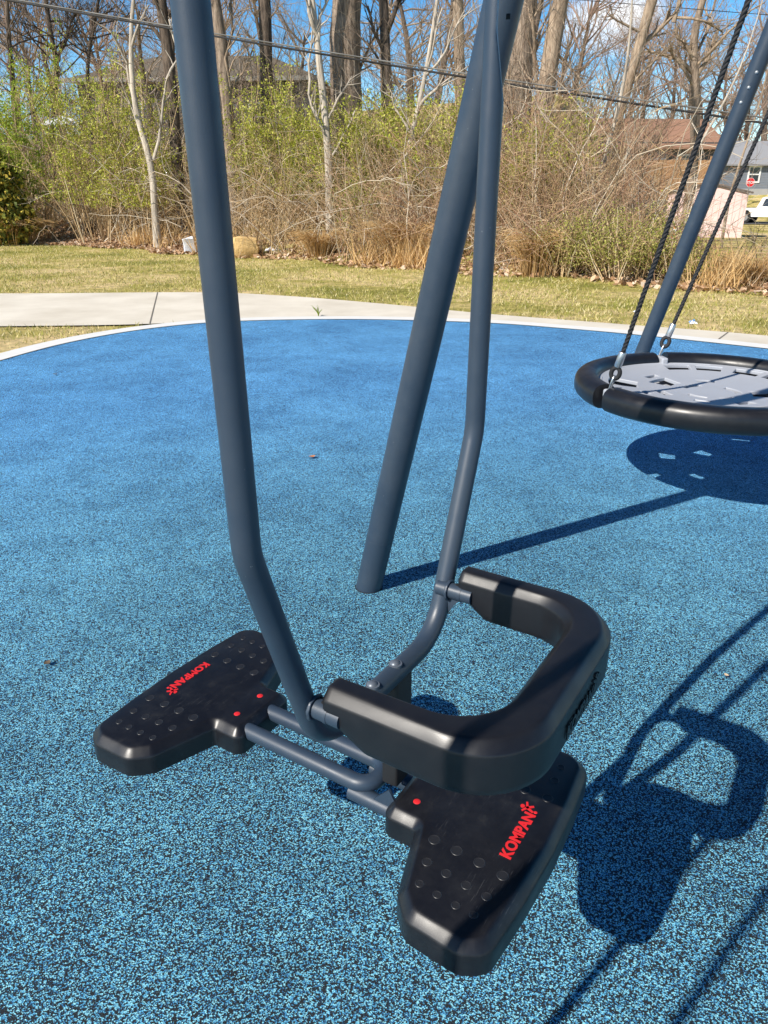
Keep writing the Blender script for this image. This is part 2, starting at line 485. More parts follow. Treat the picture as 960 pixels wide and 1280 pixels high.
def text_mesh(name, body, size, depth, bold=0.0, spacing=1.0):
    cu = bpy.data.curves.new(name, 'FONT'); cu.body = body; cu.size = size; cu.extrude = depth
    cu.offset = bold; cu.space_character = spacing; cu.align_x = 'LEFT'; cu.resolution_u = 3
    o = bpy.data.objects.new(name, cu); C.objects.link(o)
    bpy.context.view_layer.update()
    me = bpy.data.meshes.new_from_object(o.evaluated_get(bpy.context.evaluated_depsgraph_get()))
    bpy.data.objects.remove(o)
    me.name = name
    return me
def figure_mb(m, s, depth):
    """the little leaping figure after the word: a head and four limbs"""
    def limb(a, w0, w1, L, x0=0, y0=0):
        d_ = np.array([math.cos(a), math.sin(a)]); e = np.array([-d_[1], d_[0]])
        p0 = np.array([x0, y0]); p1 = p0 + d_ * L
        q = [p0 + e * w0, p0 - e * w0, p1 - e * w1, p1 + e * w1]
        vs = [(*c * s, -depth) for c in q] + [(*c * s, depth) for c in q]
        m.add(vs, [(3, 2, 1, 0), (4, 5, 6, 7), (0, 1, 5, 4), (1, 2, 6, 5), (2, 3, 7, 6), (3, 0, 4, 7)])
    limb(R(24), .13, .09, .72); limb(R(152), .13, .09, .66); limb(R(247), .14, .09, .74); limb(R(312), .14, .09, .66)
    limb(R(90), .13, .10, .16, 0, -.03)
    vs = [(s * .21 * math.cos(a) - s * .02, s * (.46 + .21 * math.sin(a)), zz) for zz in (-depth, depth) for a in np.arange(12) * PI / 6]
    m.add(vs, [tuple(range(11, -1, -1)), tuple(range(12, 24))] + [(i, (i + 1) % 12, 12 + (i + 1) % 12, 12 + i) for i in range(12)])
def lettering(parent, mat, length, height, depth, bold, place):
    """KOMPAN! and the figure as one raised inlay; place = 4x4 local matrix"""
    me = text_mesh('lettering', 'KOMPAN', 1.0, 0, .034, 1.03)
    xs = np.array([v.co[:] for v in me.vertices])
    w = xs[:, 0].max() - xs[:, 0].min(); hh = xs[:, 1].max()
    wl = length * .80
    m = MB()
    bot = xs.copy()
    def scale(p, dz): return np.column_stack([(p[:, 0] - xs[:, 0].min()) * wl / w, p[:, 1] * height / hh, np.full(len(p), dz)])
    faces = [tuple(p.vertices) for p in me.polygons]
    m.add(scale(xs, depth), faces)
    ed = {}
    for f in faces:
        for i in range(len(f)):
            k = (f[i], f[(i + 1) % len(f)])
            if (k[1], k[0]) in ed: del ed[(k[1], k[0])]
            else: ed[k] = 1
    o = m.n; m.add(scale(xs, -.0002), [])
    for a, c in ed: m.f.append((a, c + o, ) + (c,)); m.f.append((a, a + o, c + o))
    # exclamation stroke's dot, and the figure above it
    q = MB(); figure_mb(q, height * .95, depth)
    v = np.concatenate(q.v); v[:, 0] += wl + height * .50; v[:, 1] += height * .98
    m.add(v, q.f)
    q = MB(); q.dome((wl + height * .36, height * .15, 0), height * .17, depth, (0, 0, 1), 12, 2); m.add(np.concatenate(q.v), q.f)
    bpy.data.meshes.remove(me)
    L = m.build('lettering', mat, parent)
    L.matrix_local = place
    return L
# raised black word on the handle's outer face (faces -y in the swing's frame)
lettering(handle, m_handle, .105, .017, .0010, 0, Matrix.Translation((-.045, -.2535, .648)) @ Matrix.Rotation(.007, 4, 'Z') @ Matrix.Rotation(PI / 2, 4, 'X'))

# foot pads
half = [(5.6, 0, .95), (5.6, 5.0, 1.3), (15.4, 8.3, 1.8), (17.7, 10.6, 2.2), (18.0, 17.2, 2.0), (16.6, 19.7, 2.4), (9, 20.35, 0), (0, 20.7, 0)]
poly = [(a / 100, c / 100) for a, c, r in half] + [(-a / 100, c / 100) for a, c, r in half[-2::-1]]
prad = [r / 100 for a, c, r in half] + [r / 100 for a, c, r in half[-2::-1]]
pol = fillet2(poly, prad, 7)
if np.sum(pol[:, 0] * np.roll(pol[:, 1], -1) - np.roll(pol[:, 0], -1) * pol[:, 1]) < 0: pol = pol[::-1]
pol = resample(pol, .012)
PZ0, PZ1 = .368, .414
grip = [(7.1, 8.0, 7.6), (7.1, 11.2, 7.6), (7.2, 14.4, 7.4), (7.4, 17.6, 7.2), (10.6, 8.9, 6.4), (10.8, 11.7, 6.3), (11.0, 14.5, 6.2), (11.1, 17.2, 6.0),
        (13.8, 9.7, 5.4), (14.0, 12.2, 5.4), (14.1, 14.7, 5.3), (14.1, 17.0, 5.2)]
def foot_pad(x, n_, rot, word_len):
    b = MB()
    b.slab(pol, [(PZ0, -.004), (PZ0 + .002, -.0072), (PZ0 + .020, -.0068), (.3985, -.0068), (.4010, -.0062), (.4030, -.0048), (.4100, .0018), (.4122, .0042), (.4135, .0062), (PZ1, .0080)])
    pad = b.build('foot_pad', m_plastic, stand, 50)
    pad.location = (x, -n_, 0); pad.rotation_euler = (0, 0, rot)
    for sg in (-1, 1):
        g = MB()
        for a, c, r in grip:
            rr = r / 1000; ang = np.arange(28) * 2 * PI / 28; base = g.n
            pr = [(rr + .0004, -.0002), (rr, .0003), (rr - .0004, .0006), (rr - .0009, .0006), (rr - .0014, .0002), (rr - .0020, .0002)]
            g.addq([(sg * a / 100 + q * math.cos(t), c / 100 + q * math.sin(t), PZ1 + h_) for q, h_ in pr for t in ang],
                   [(i * 28 + j, i * 28 + (j + 1) % 28, (i + 1) * 28 + (j + 1) % 28, (i + 1) * 28 + j) for i in range(5) for j in range(28)])
            g.f.append(tuple(base + 5 * 28 + j for j in range(28)))
        g.build('grip_studs', m_worn, pad, 60)
    for sg in (-1, 1):
        r = MB(); r.dome((sg * .0272, .0285, PZ1 - .0003), .0054, .0012, (0, 0, 1), 20, 3)
        r.build('bolt_cap', m_red, pad, 60)
    lettering(pad, m_red, word_len, .0150, .0005, .01, Matrix.Translation((word_len * .46, .174, PZ1 + .0004)) @ Matrix.Rotation(PI, 4, 'Z'))
    return pad
# y of the pad mesh runs outwards from the swing's middle
foot_pad(.202 - .165, -.256, 0, .100)
foot_pad(.196 - .165, .021, PI, .104)

# foot rails: two hairpins, the left one lying over the right one
RX = .030
def hairpin(n0, n1, gap, z):
    g = gap / 2
    sgn = 1 if n1 > n0 else -1
    pts = [(RX - g, -n0, z), (RX - g, -(n1), z), (RX + g, -(n1), z), (RX + g, -n0, z)]
    m = MB(); m.tube(fillet3(pts, [g * .96, g * .96], 10), TR - .001, 20)
    return m.build('foot_rail', m_steel, stand, 50)
hairpin(-.30, -.028, .054, .398)
for sx in (-.0285, .0285):
    m = MB(); m.tube([(RX + sx, -.06, .380), (RX + sx, .058, .380)], TR - .001, 20); m.build('foot_rail', m_steel, stand, 50)
b = MB()
for sg in (-1,):
    x = RX - .033
    g = [(.024, .382)] + [(-.010 - .034 * t, .420 - .034 * (1 - (1 - t) ** 2)) for t in np.linspace(0, 1, 9)] + [(-.044, .382)]
    g = [(y, z) for y, z in g]
    vs = [(x - .002, y, z) for y, z in g] + [(x + .002, y, z) for y, z in g]; k = len(g)
    b.add(vs, [tuple(range(k)), tuple(range(2 * k - 1, k - 1, -1))] + [(i, k + i, k + (i + 1) % k, (i + 1) % k) for i in range(k)])
b.build('gusset', m_steel, stand, 30)
# rubber damper block between tube and rails
b = MB()
blk = fillet2([(.010, -.013), (.050, -.013), (.050, .012), (.010, .012)], [.004] * 4, 4)
b.slab(blk, [(.412, .003), (.415, 0), (.584, 0), (.587, .002)])
b.build('damper_block', m_rubber, stand, 40)
for x in (-.028, .026):
    b = MB(); b.dome((x, yt(.592) + .001, .592 + TR - .001), .0075, .0058, (0, .12, 1), 16, 4)
    b.tube([(x, yt(.592), .592 + TR - .003), (x, yt(.592), .592 + TR + .0008)], .009, 16)
    b.build('bolt', m_steellight, stand, 50)
sh_ = shoe(1.268)
sh_.build('bearing_shoe', m_steel, stand, 50)
b = MB(); b.tube([(.2415 + .005, yt(1.352) - .0062, 1.358), (.2415 + .007, yt(1.352) - .0105, 1.358)], .0028, 14)
b.build('pin_hole', m_hole, stand, 50)
for x in (-.270, .242):
    b = MB(); b.box((x, yt(2.4), 2.405), (.05, .07, .05)); b.build('bearing', m_steel, stand)

# ---- nest swing -------------------------------------------------
NS, NN, NZ, NR, NT_ = 2.712, -.052, .452, .492, .050
nest = thing('nest_swing', 'round nest swing seat with pale grey slotted shell in a black bumper ring', 'swing', sw(NS, NN), AZ)
JA = [R(a) for a in (141, 219, 321, 39)]       # y = -n, so the near joints have negative... see below
# grey shell: polar grid with slots left out
NRAD, NTH = 34, 180
rr = np.linspace(.02, .452, NRAD + 1); th = np.arange(NTH) * 2 * PI / NTH
hole = np.zeros((NRAD, NTH), bool)
def slot(r0, r1, a0, a1):
    i = (rr[:-1] >= r0) & (rr[1:] <= r1)
    dth = 2 * PI / NTH
    k0, k1 = int(round(R(a0) / dth)), int(round(R(a1) / dth))
    for k in range(k0, k1): hole[np.where(i)[0], k % NTH] = True
far_slots = [(.345, .415, 3, 20), (.345, .415, 25, 41), (.345, .415, -20, -3), (.345, .415, -41, -25), (.345, .405, 170, 190)]
trap = [(.285, .405, 97, 115), (.30, .41, 148, 161), (.285, .405, -115, -97), (.30, .41, -161, -148)]
mid = [(.155, .25, 58, 88), (.155, .25, -88, -58), (.175, .225, 122, 142), (.175, .225, -142, -122), (.17, .21, 5, 28), (.17, .21, 172, 192), (.265, .30, 60, 74), (.265, .30, -140, -120), (.265, .30, 128, 138)]
inner = [(.085, .125, 140, 185), (.085, .125, -70, -20), (.085, .125, 30, 80), (.085, .12, 210, 250)]
for sl_ in far_slots + trap + mid + inner: slot(*sl_)
b = MB()
zz = lambda r: NZ + .012 - .030 * (1 - (r / .452) ** 2)
V = np.array([[r * math.cos(t), r * math.sin(t), zz(r)] for r in rr for t in th])
F = []
for i in range(NRAD):
    for k in range(NTH):
        if hole[i, k]: continue
        F.append((i * NTH + k, (i + 1) * NTH + k, (i + 1) * NTH + (k + 1) % NTH, i * NTH + (k + 1) % NTH))
F.append(tuple(range(NTH)))
b.add(V, F)
hole_all = hole.copy(); hole[:] = False
for sl_ in trap[:2] + mid[:1] + far_slots[:1]: slot(sl_[0] + .004, sl_[1] - .004, sl_[2] + 1, sl_[3] - 1)
tray = MB()
V2 = V.copy(); V2[:, 2] -= .034
F2 = [(i * NTH + k, (i + 1) * NTH + k, (i + 1) * NTH + (k + 1) % NTH, i * NTH + (k + 1) % NTH) for i in range(NRAD) for k in range(NTH) if not hole[i, k]]
F2.append(tuple(range(NTH))); tray.add(V2, F2)
# raised ribs between the slots
shell = b.build('seat_shell', m_grey, nest)
md = shell.modifiers.new('thickness', 'SOLIDIFY'); md.thickness = .016; md.offset = -1
md = shell.modifiers.new('edges', 'BEVEL'); md.width = .004; md.segments = 2; md.limit_method = 'ANGLE'; md.angle_limit = R(50)
ribs = MB()
for q in range(4):
    a = q * 90 + 45
    for r0, a0, a1 in ((.432, -34, 34),):
        t = np.radians(np.linspace(a + a0, a + a1, 9))
        ribs.tube(np.column_stack([r0 * np.cos(t), r0 * np.sin(t), [zz(r0) - .0008] * 9]), .0030, 8)
    for a0, r0, r1 in ():
        t = R(a + a0); r_ = np.linspace(r0, r1, 4)
        ribs.tube(np.column_stack([r_ * math.cos(t), r_ * math.sin(t), zz(r_) - .0008]), .0030, 8)
tray.build('tray', m_grey, shell)
md = bpy.data.objects['tray'].modifiers.new('thickness', 'SOLIDIFY'); md.thickness = .006; md.offset = -1
rb = ribs.build('ribs', m_grey, shell, 60)
# joint angles: near/far side towards the left poles (y > 0) and the opposite side
JA = [R(142), R(38), R(-38), R(-142)]
gap = R(3.2)
for k in range(4):
    a0, a1 = [(JA[1], JA[0]), (JA[2], JA[1]), (JA[3], JA[2]), (JA[0], JA[3] + 2 * PI)][k]
    t = np.linspace(a0 + gap, a1 - gap, 48)
    m = MB(); prof = []
    for j in range(20):
        u = j * 2 * PI / 20
        cx, cz = math.cos(u), math.sin(u)
        # rounded D section, flatter underneath
        prof.append((NT_ * np.sign(cx) * abs(cx) ** .8, NT_ * .96 * np.sign(cz) * abs(cz) ** .8))
    vs = [((NR + pu) * math.cos(a), (NR + pu) * math.sin(a), NZ + pz) for a in t for pu, pz in prof]
    i = np.arange(47)[:, None] * 20; j = np.arange(20)[None, :]; kk = (j + 1) % 20
    m.addq(vs, np.stack([i + j, i + 20 + j, i + 20 + kk, i + kk], -1).reshape(-1, 4)[:, ::-1])
    m.f.append(tuple(range(20))[::-1]); m.f.append(tuple(47 * 20 + x for x in range(20)))
    m.build('bumper', m_handle, nest, 40)
for a in JA:
    m = MB()
    m.box((.468 * math.cos(a), .468 * math.sin(a), NZ + .012), (.085, .030, .046), a)
    o = m.build('rope_mount', m_grey, nest)
    md = o.modifiers.new('edges', 'BEVEL'); md.width = .008; md.segments = 3
# ropes: three strands laid together
def strands(p0, p1, r, pitch=.052):
    p0, p1 = np.asarray(p0, float), np.asarray(p1, float)
    L = np.linalg.norm(p1 - p0); ax = (p1 - p0) / L
    u = np.cross(ax, [0, 1, .2]); u /= np.linalg.norm(u); w = np.cross(ax, u)
    k = int(L / .008); s = np.linspace(0, L, k); m = MB()
    for ph in range(3):
        a = s * 2 * PI / pitch + ph * 2 * PI / 3
        m.tube(p0 + ax * s[:, None] + (r * .5) * (np.cos(a)[:, None] * u + np.sin(a)[:, None] * w), r * .56, 7)
    return m
TOPZ = BEAM_Z - .06
def nest_rope(a, apex):
    j = np.array([.485 * math.cos(a), .485 * math.sin(a), NZ + .048])
    ap = np.array(apex); ax = (ap - j) / np.linalg.norm(ap - j)
    rope = strands(j + ax * .075, ap, .0092).build('rope', m_rope, nest, 60)
    # thimble loop of the rope end
    u = np.cross(ax, [1, 0, 0]); u /= np.linalg.norm(u)
    t = np.linspace(0, 2 * PI, 25)
    lp = MB(); c = j + ax * .052
    lp.tube(c + .016 * (np.cos(t)[:, None] * u) + .022 * (np.sin(t)[:, None] * ax), .0088, 8, False); lp.build('rope_eye', m_rope, rope, 60)
    fe = MB(); f0 = j + ax * .078
    fe.tube([f0, f0 + ax * .002, f0 + ax * .058, f0 + ax * .06], [.0125, .0140, .0140, .0125], 18); fe.build('ferrule', m_zinc, rope, 40)
    s = MB(); c = j + ax * .014; w = np.cross(ax, u)
    t = np.linspace(-.15 * PI, 1.15 * PI, 21)
    s.tube(np.vstack([[j - ax * .022 + .012 * w], c + .012 * (np.cos(t)[:, None] * w) + .026 * (np.sin(t)[:, None] * ax), [j - ax * .022 - .012 * w]]), .0042, 8)
    s.build('shackle', m_zinc, rope, 60)
apN = (2.17 - NS, -.08 - .035, TOPZ - .2)
apF = (3.38 - NS, -.10 - .035, TOPZ - .2)
for a, ap in zip(JA, (apN, apF, apF, apN)): nest_rope(a, ap)
for ap in (apN, apF):
    m = MB(); m.tube([ap, (ap[0], -.03 - .035, BEAM_Z - .045)], .012, 12); m.build('hanger', m_zinc, nest, 40)

# ---- belt swing just left of the camera (its chains throw the two thin shadows) ----
belt = thing('unseen_belt_swing', 'belt swing on two thin black coated chains, out of view left of the camera', 'swing', sw(-.975, 0), AZ)
CX = .26
for sg in (-1, 1):
    m = MB(); m.tube([(sg * CX, 0, .52), (sg * CX, 0, BEAM_Z - .03)], .0095, 10); m.build('unseen_belt_chain', m_rubber, belt, 60)
m = MB(); t = np.linspace(-1, 1, 21)
top = np.array([(CX * x * (1 - .0 * x), 0, .40 + .12 * abs(x) ** 3) for x in t])
vs = [(x, y + dy, z + dz) for (x, y, z) in top for dy, dz in ((-.07, 0), (.07, 0), (.07, -.014), (-.07, -.014))]
i = np.arange(20)[:, None] * 4; j = np.arange(4)[None, :]; k = (j + 1) % 4
m.addq(vs, np.stack([i + j, i + k, i + 4 + k, i + 4 + j], -1).reshape(-1, 4)); m.f.append((0, 1, 2, 3)); m.f.append((83, 82, 81, 80))
m.build('unseen_belt_seat', m_rubber, belt, 40)

# ================================================================ ground
def smooth(x, a, c):
    t = np.clip((np.asarray(x, float) - a) / (c - a), 0, 1); return t * t * (3 - 2 * t)
def edge_e(x, y):                      # metres beyond the lawn's far edge
    return (x + 11) * .622 + (y - 22.7) * .783
def height(x, y):
    x = np.asarray(x, float); y = np.asarray(y, float)
    e = edge_e(x, y)
    left = 4.6 * smooth(e, 5, 24) + .75 * smooth(e, -.1, 3.6)
    w = smooth(x / np.maximum(y, 4), .20, .36) * (y > 0)
    right = -.75 * smooth(y, 14, 45) + 2.3 * smooth(y, 64, 80) + 6 * smooth(y, 85, 140)
    return (1 - w) * left + w * right
def axis(lo, hi, fine, c0, c1, grow=1.12):
    a = list(np.arange(c0, c1 + fine, fine)); s = fine
    while a[-1] < hi: s *= grow; a.append(a[-1] + s)
    s = fine
    while a[0] > lo: s *= grow; a.insert(0, a[0] - s)
    return np.array(a)
gx = axis(-500, 500, .6, -16, 26); gy = axis(-300, 900, .6, 2, 40)
X, Y = np.meshgrid(gx, gy)
Z = height(X, Y) - .012
b = MB()
i = np.arange(len(gy) - 1)[:, None] * len(gx); j = np.arange(len(gx) - 1)[None, :]
b.addq(np.stack([X, Y, Z], -1).reshape(-1, 3), np.stack([i + j, i + j + 1, i + len(gx) + j + 1, i + len(gx) + j], -1).reshape(-1, 4))
struct(b.build('lawn', m_lawn, None, 179))

def spline(pts, k=14, closed=True):
    p = np.array(pts, float); n = len(p); out = []
    for q in range(n if closed else n - 1):
        if closed: a, b_, c, d = p[q - 1], p[q], p[(q + 1) % n], p[(q + 2) % n]
        else: a, b_, c, d = p[max(q - 1, 0)], p[q], p[q + 1], p[min(q + 2, n - 1)]
        for t in np.arange(k) / k:
            out.append(.5 * ((2 * b_) + (-a + c) * t + (2 * a - 5 * b_ + 4 * c - d) * t * t + (-a + 3 * b_ - 3 * c + d) * t ** 3))
    if not closed: out.append(p[-1])
    return np.array(out)
rim = spline([(3.18, 6.16), (2.33, 6.81), (1.69, 7.2), (.96, 7.54), (-.25, 7.75), (-1.46, 7.64), (-2.16, 7.25), (-2.67, 6.56), (-2.96, 5.65),
              (-3.2, 4.2), (-3.5, 1.5), (-3.2, -1.8), (-1, -4.2), (2.5, -4.4), (5.2, -2.5), (6.1, 1), (5.4, 3.6), (4.3, 5.2)], 16)
cen = rim.mean(0)
b = MB(); k = len(rim)
# rubber sheet as rings so its outline stays clean
b.add([(*p, .004) for p in rim] + [(*cen, .004)], [(q, (q + 1) % k, k) for q in range(k)])
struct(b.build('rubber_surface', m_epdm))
nr = np.roll(rim, -1, 0) - np.roll(rim, 1, 0); nr /= np.linalg.norm(nr, axis=1)[:, None]; nr = np.stack([nr[:, 1], -nr[:, 0]], 1)
def band(w0, w1, z, mat, name, q0=0, q1=None):
    b = MB(); q1 = k if q1 is None else q1
    ins = rim + nr * w0; out = rim + nr * w1
    b.add([(*p, z) for p in ins] + [(*p, z) for p in out], [(q, k + q, k + (q + 1) % k, (q + 1) % k) for q in range(q0, q1)])
    return struct(b.build(name, mat))
band(-.004, .19, .010, m_kerb, 'kerb')
# sidewalk: hugs the kerb and runs off to the left
far = spline([(-30, 10.4), (-9, 10.05), (-5, 9.98), (-2.5, 10.1), (-1.3, 9.75), (0, 8.97), (1.04, 8.22), (2.2, 7.55), (3.5, 6.8), (4.9, 5.6), (6.6, 3.6), (7.6, 1), (7, -3)], 8, False)
near = spline([(-30, 7.6), (-9, 7.3), (-5, 7.30), (-3.75, 7.34), (-2.45, 7.46), (-1.5, 7.80), (-.25, 7.93), (1.04, 7.70), (1.8, 7.36), (3.3, 6.31), (4.5, 5.3), (5.7, 3.6), (6.3, 1), (5.4, -2.6)], 8, False)
def resamp(p, m):
    d_ = np.r_[0, np.cumsum(np.linalg.norm(np.diff(p, axis=0), axis=1))]
    t = np.linspace(0, d_[-1], m); return np.column_stack([np.interp(t, d_, p[:, 0]), np.interp(t, d_, p[:, 1])])
b = MB(); m_ = len(far)
poly_ = np.vstack([near, far[::-1]])
b.add([(*p, .003) for p in poly_], [tuple(range(len(poly_)))])
path_o = struct(b.build('path', m_conc))
# scored joints in the sidewalk
b = MB()
for (x0, y0), (x1, y1) in (((-2.33, 7.50), (-2.98, 10.08)), ((-5.6, 7.3), (-6.1, 10.0)), ((2.95, 6.60), (3.20, 6.98))):
    d_ = np.array([y1 - y0, x0 - x1]); d_ /= np.linalg.norm(d_); d_ *= .006
    b.add([(x0 - d_[0], y0 - d_[1], .0065), (x0 + d_[0], y0 + d_[1], .0065), (x1 + d_[0], y1 + d_[1], .0065), (x1 - d_[0], y1 - d_[1], .0065)], [(0, 1, 2, 3)])
m_joint = M('joint_dirt', (.17, .15, .12), .95)
struct(b.build('path_joints', m_joint))

# ---- grass blades, leaves: uncountable ground cover
def inside(px, py, poly):
    x, y = poly[:, 0], poly[:, 1]; x2, y2 = np.roll(x, -1), np.roll(y, -1)
    c = ((y[None] > py[:, None]) != (y2[None] > py[:, None])) & (px[:, None] < (x2 - x)[None] * (py[:, None] - y[None]) / ((y2 - y)[None] + 1e-12) + x[None])
    return c.sum(1) % 2 == 1
kerb_out = rim + nr * .185
def blades(name, mat, x, y, h0, h1, wid, lean=.5):
    n_ = len(x); z = height(x, y) - .014
    a = rng.uniform(0, 2 * PI, n_); hh = rng.uniform(h0, h1, n_); w = wid * rng.uniform(.6, 1.3, n_)
    la = rng.uniform(0, 2 * PI, n_); ln = hh * rng.uniform(.1, lean, n_)
    dx, dy = np.cos(a) * w, np.sin(a) * w
    p0 = np.stack([x - dx, y - dy, z], 1); p1 = np.stack([x + dx, y + dy, z], 1)
    p2 = np.stack([x + np.cos(la) * ln, y + np.sin(la) * ln, z + hh], 1)
    V = np.stack([p0, p1, p2], 1).reshape(-1, 3)
    b = MB(); b.addq(V, np.arange(n_ * 3).reshape(-1, 3))
    return struct(b.build(name, mat), 'stuff')
def scatter(n_, x0, x1, y0, y1):
    return rng.uniform(x0, x1, n_), rng.uniform(y0, y1, n_)
x, y = scatter(260000, -14, 13, 6.2, 25)
y = 6.2 + (y - 6.2) ** 1.0
e = edge_e(x, y)
px = 480 + 924 * x / (y * .92 + .46)
ok = (e < 1.2) & (px > -60) & (px < 1020) & ~inside(x, y, poly_) & ~inside(x, y, kerb_out)
x, y = x[ok], y[ok]
cl = np.sin(x * 1.7 + 1.3 * np.sin(y * 1.1)) * np.sin(y * 1.9 + 1.1 * np.sin(x * .8)) + rng.normal(0, .5, len(x))
ok = cl > -.55; x, y = x[ok], y[ok]
lawn_grass = blades('grass', m_blade, x, y, .02, .055, .006, 1.3)
# leaf litter under the brush and a few strays on the lawn
def leaves(name, mat, pos, s0, s1, flat=.5):
    n_ = len(pos); s = rng.uniform(s0, s1, n_)
    a = rng.normal(size=(n_, 3)); a[:, 2] *= flat; a /= np.linalg.norm(a, axis=1)[:, None]
    c = rng.normal(size=(n_, 3)); c[:, 2] *= flat; c -= a * (a * c).sum(1)[:, None]; c /= np.linalg.norm(c, axis=1)[:, None]
    a *= s[:, None]; c *= (s * rng.uniform(.4, .75, n_))[:, None]
    V = np.stack([pos - a, pos + c, pos + a, pos - c], 1).reshape(-1, 3)
    b = MB(); b.addq(V, np.arange(n_ * 4).reshape(-1, 4)); return b
def along_edge(u, e):
    """u = metres along the lawn's far edge from its left end, e = metres beyond it"""
    return -11 + u * .783 + e * .622, 22.7 - u * .622 + e * .783
u = rng.uniform(-8, 24, 60000); e = np.abs(rng.normal(0, 1.7, 60000)) - .25 + .35 * np.sin(u * 1.7) * np.sin(u * .63)
kp = (u < 8.5) | (rng.uniform(size=len(u)) < .22); u, e = u[kp], e[kp]
x, y = along_edge(u, e); z = height(x, y) + rng.uniform(0, .05, len(x))
lit = leaves('leaf_litter', m_litter, np.column_stack([x, y, z]), .03, .07, .45)
struct(lit.build('leaf_litter', m_litter), 'stuff')

# ================================================================ trees and brush
def branch_pts(p, d_, L, k, wob, up, r_):
    pts = [p]; d_ = d_ / np.linalg.norm(d_); st = L / k
    for _ in range(k):
        d_ = d_ + r_.normal(0, wob, 3) + np.array([0, 0, up]); d_ /= np.linalg.norm(d_)
        pts.append(pts[-1] + d_ * st)
    return np.array(pts)
def rand_dir(d_, ang, r_):
    d_ = d_ / np.linalg.norm(d_); u = np.cross(d_, r_.normal(size=3)); u /= np.linalg.norm(u)
    return d_ * math.cos(ang) + u * math.sin(ang)
def grow(m, p, d_, L, rad, lev, r_, wob=.16, up=.05, kids=6, spread=.8):
    pts = branch_pts(p, d_, L, 6 if lev > 1 else 4, wob, up, r_)
    n_ = len(pts); tap = np.linspace(1, .35 if lev > 1 else .15, n_)
    m.tube(pts, rad * tap, 5 if rad > .03 else (4 if rad > .012 else 3), False)
    if lev <= 0: return
    for q in range(kids):
        t = r_.uniform(.25, 1.0) * (n_ - 1); i = min(int(t), n_ - 2); f = t - i
        pp = pts[i] * (1 - f) + pts[i + 1] * f; dd = pts[i + 1] - pts[i]
        grow(m, pp, rand_dir(dd, r_.uniform(.35, spread), r_), L * r_.uniform(.35, .62), max(.003, rad * (1 - .6 * t / n_) * r_.uniform(.4, .6)), lev - 1, r_, wob * 1.1, up, kids, spread)
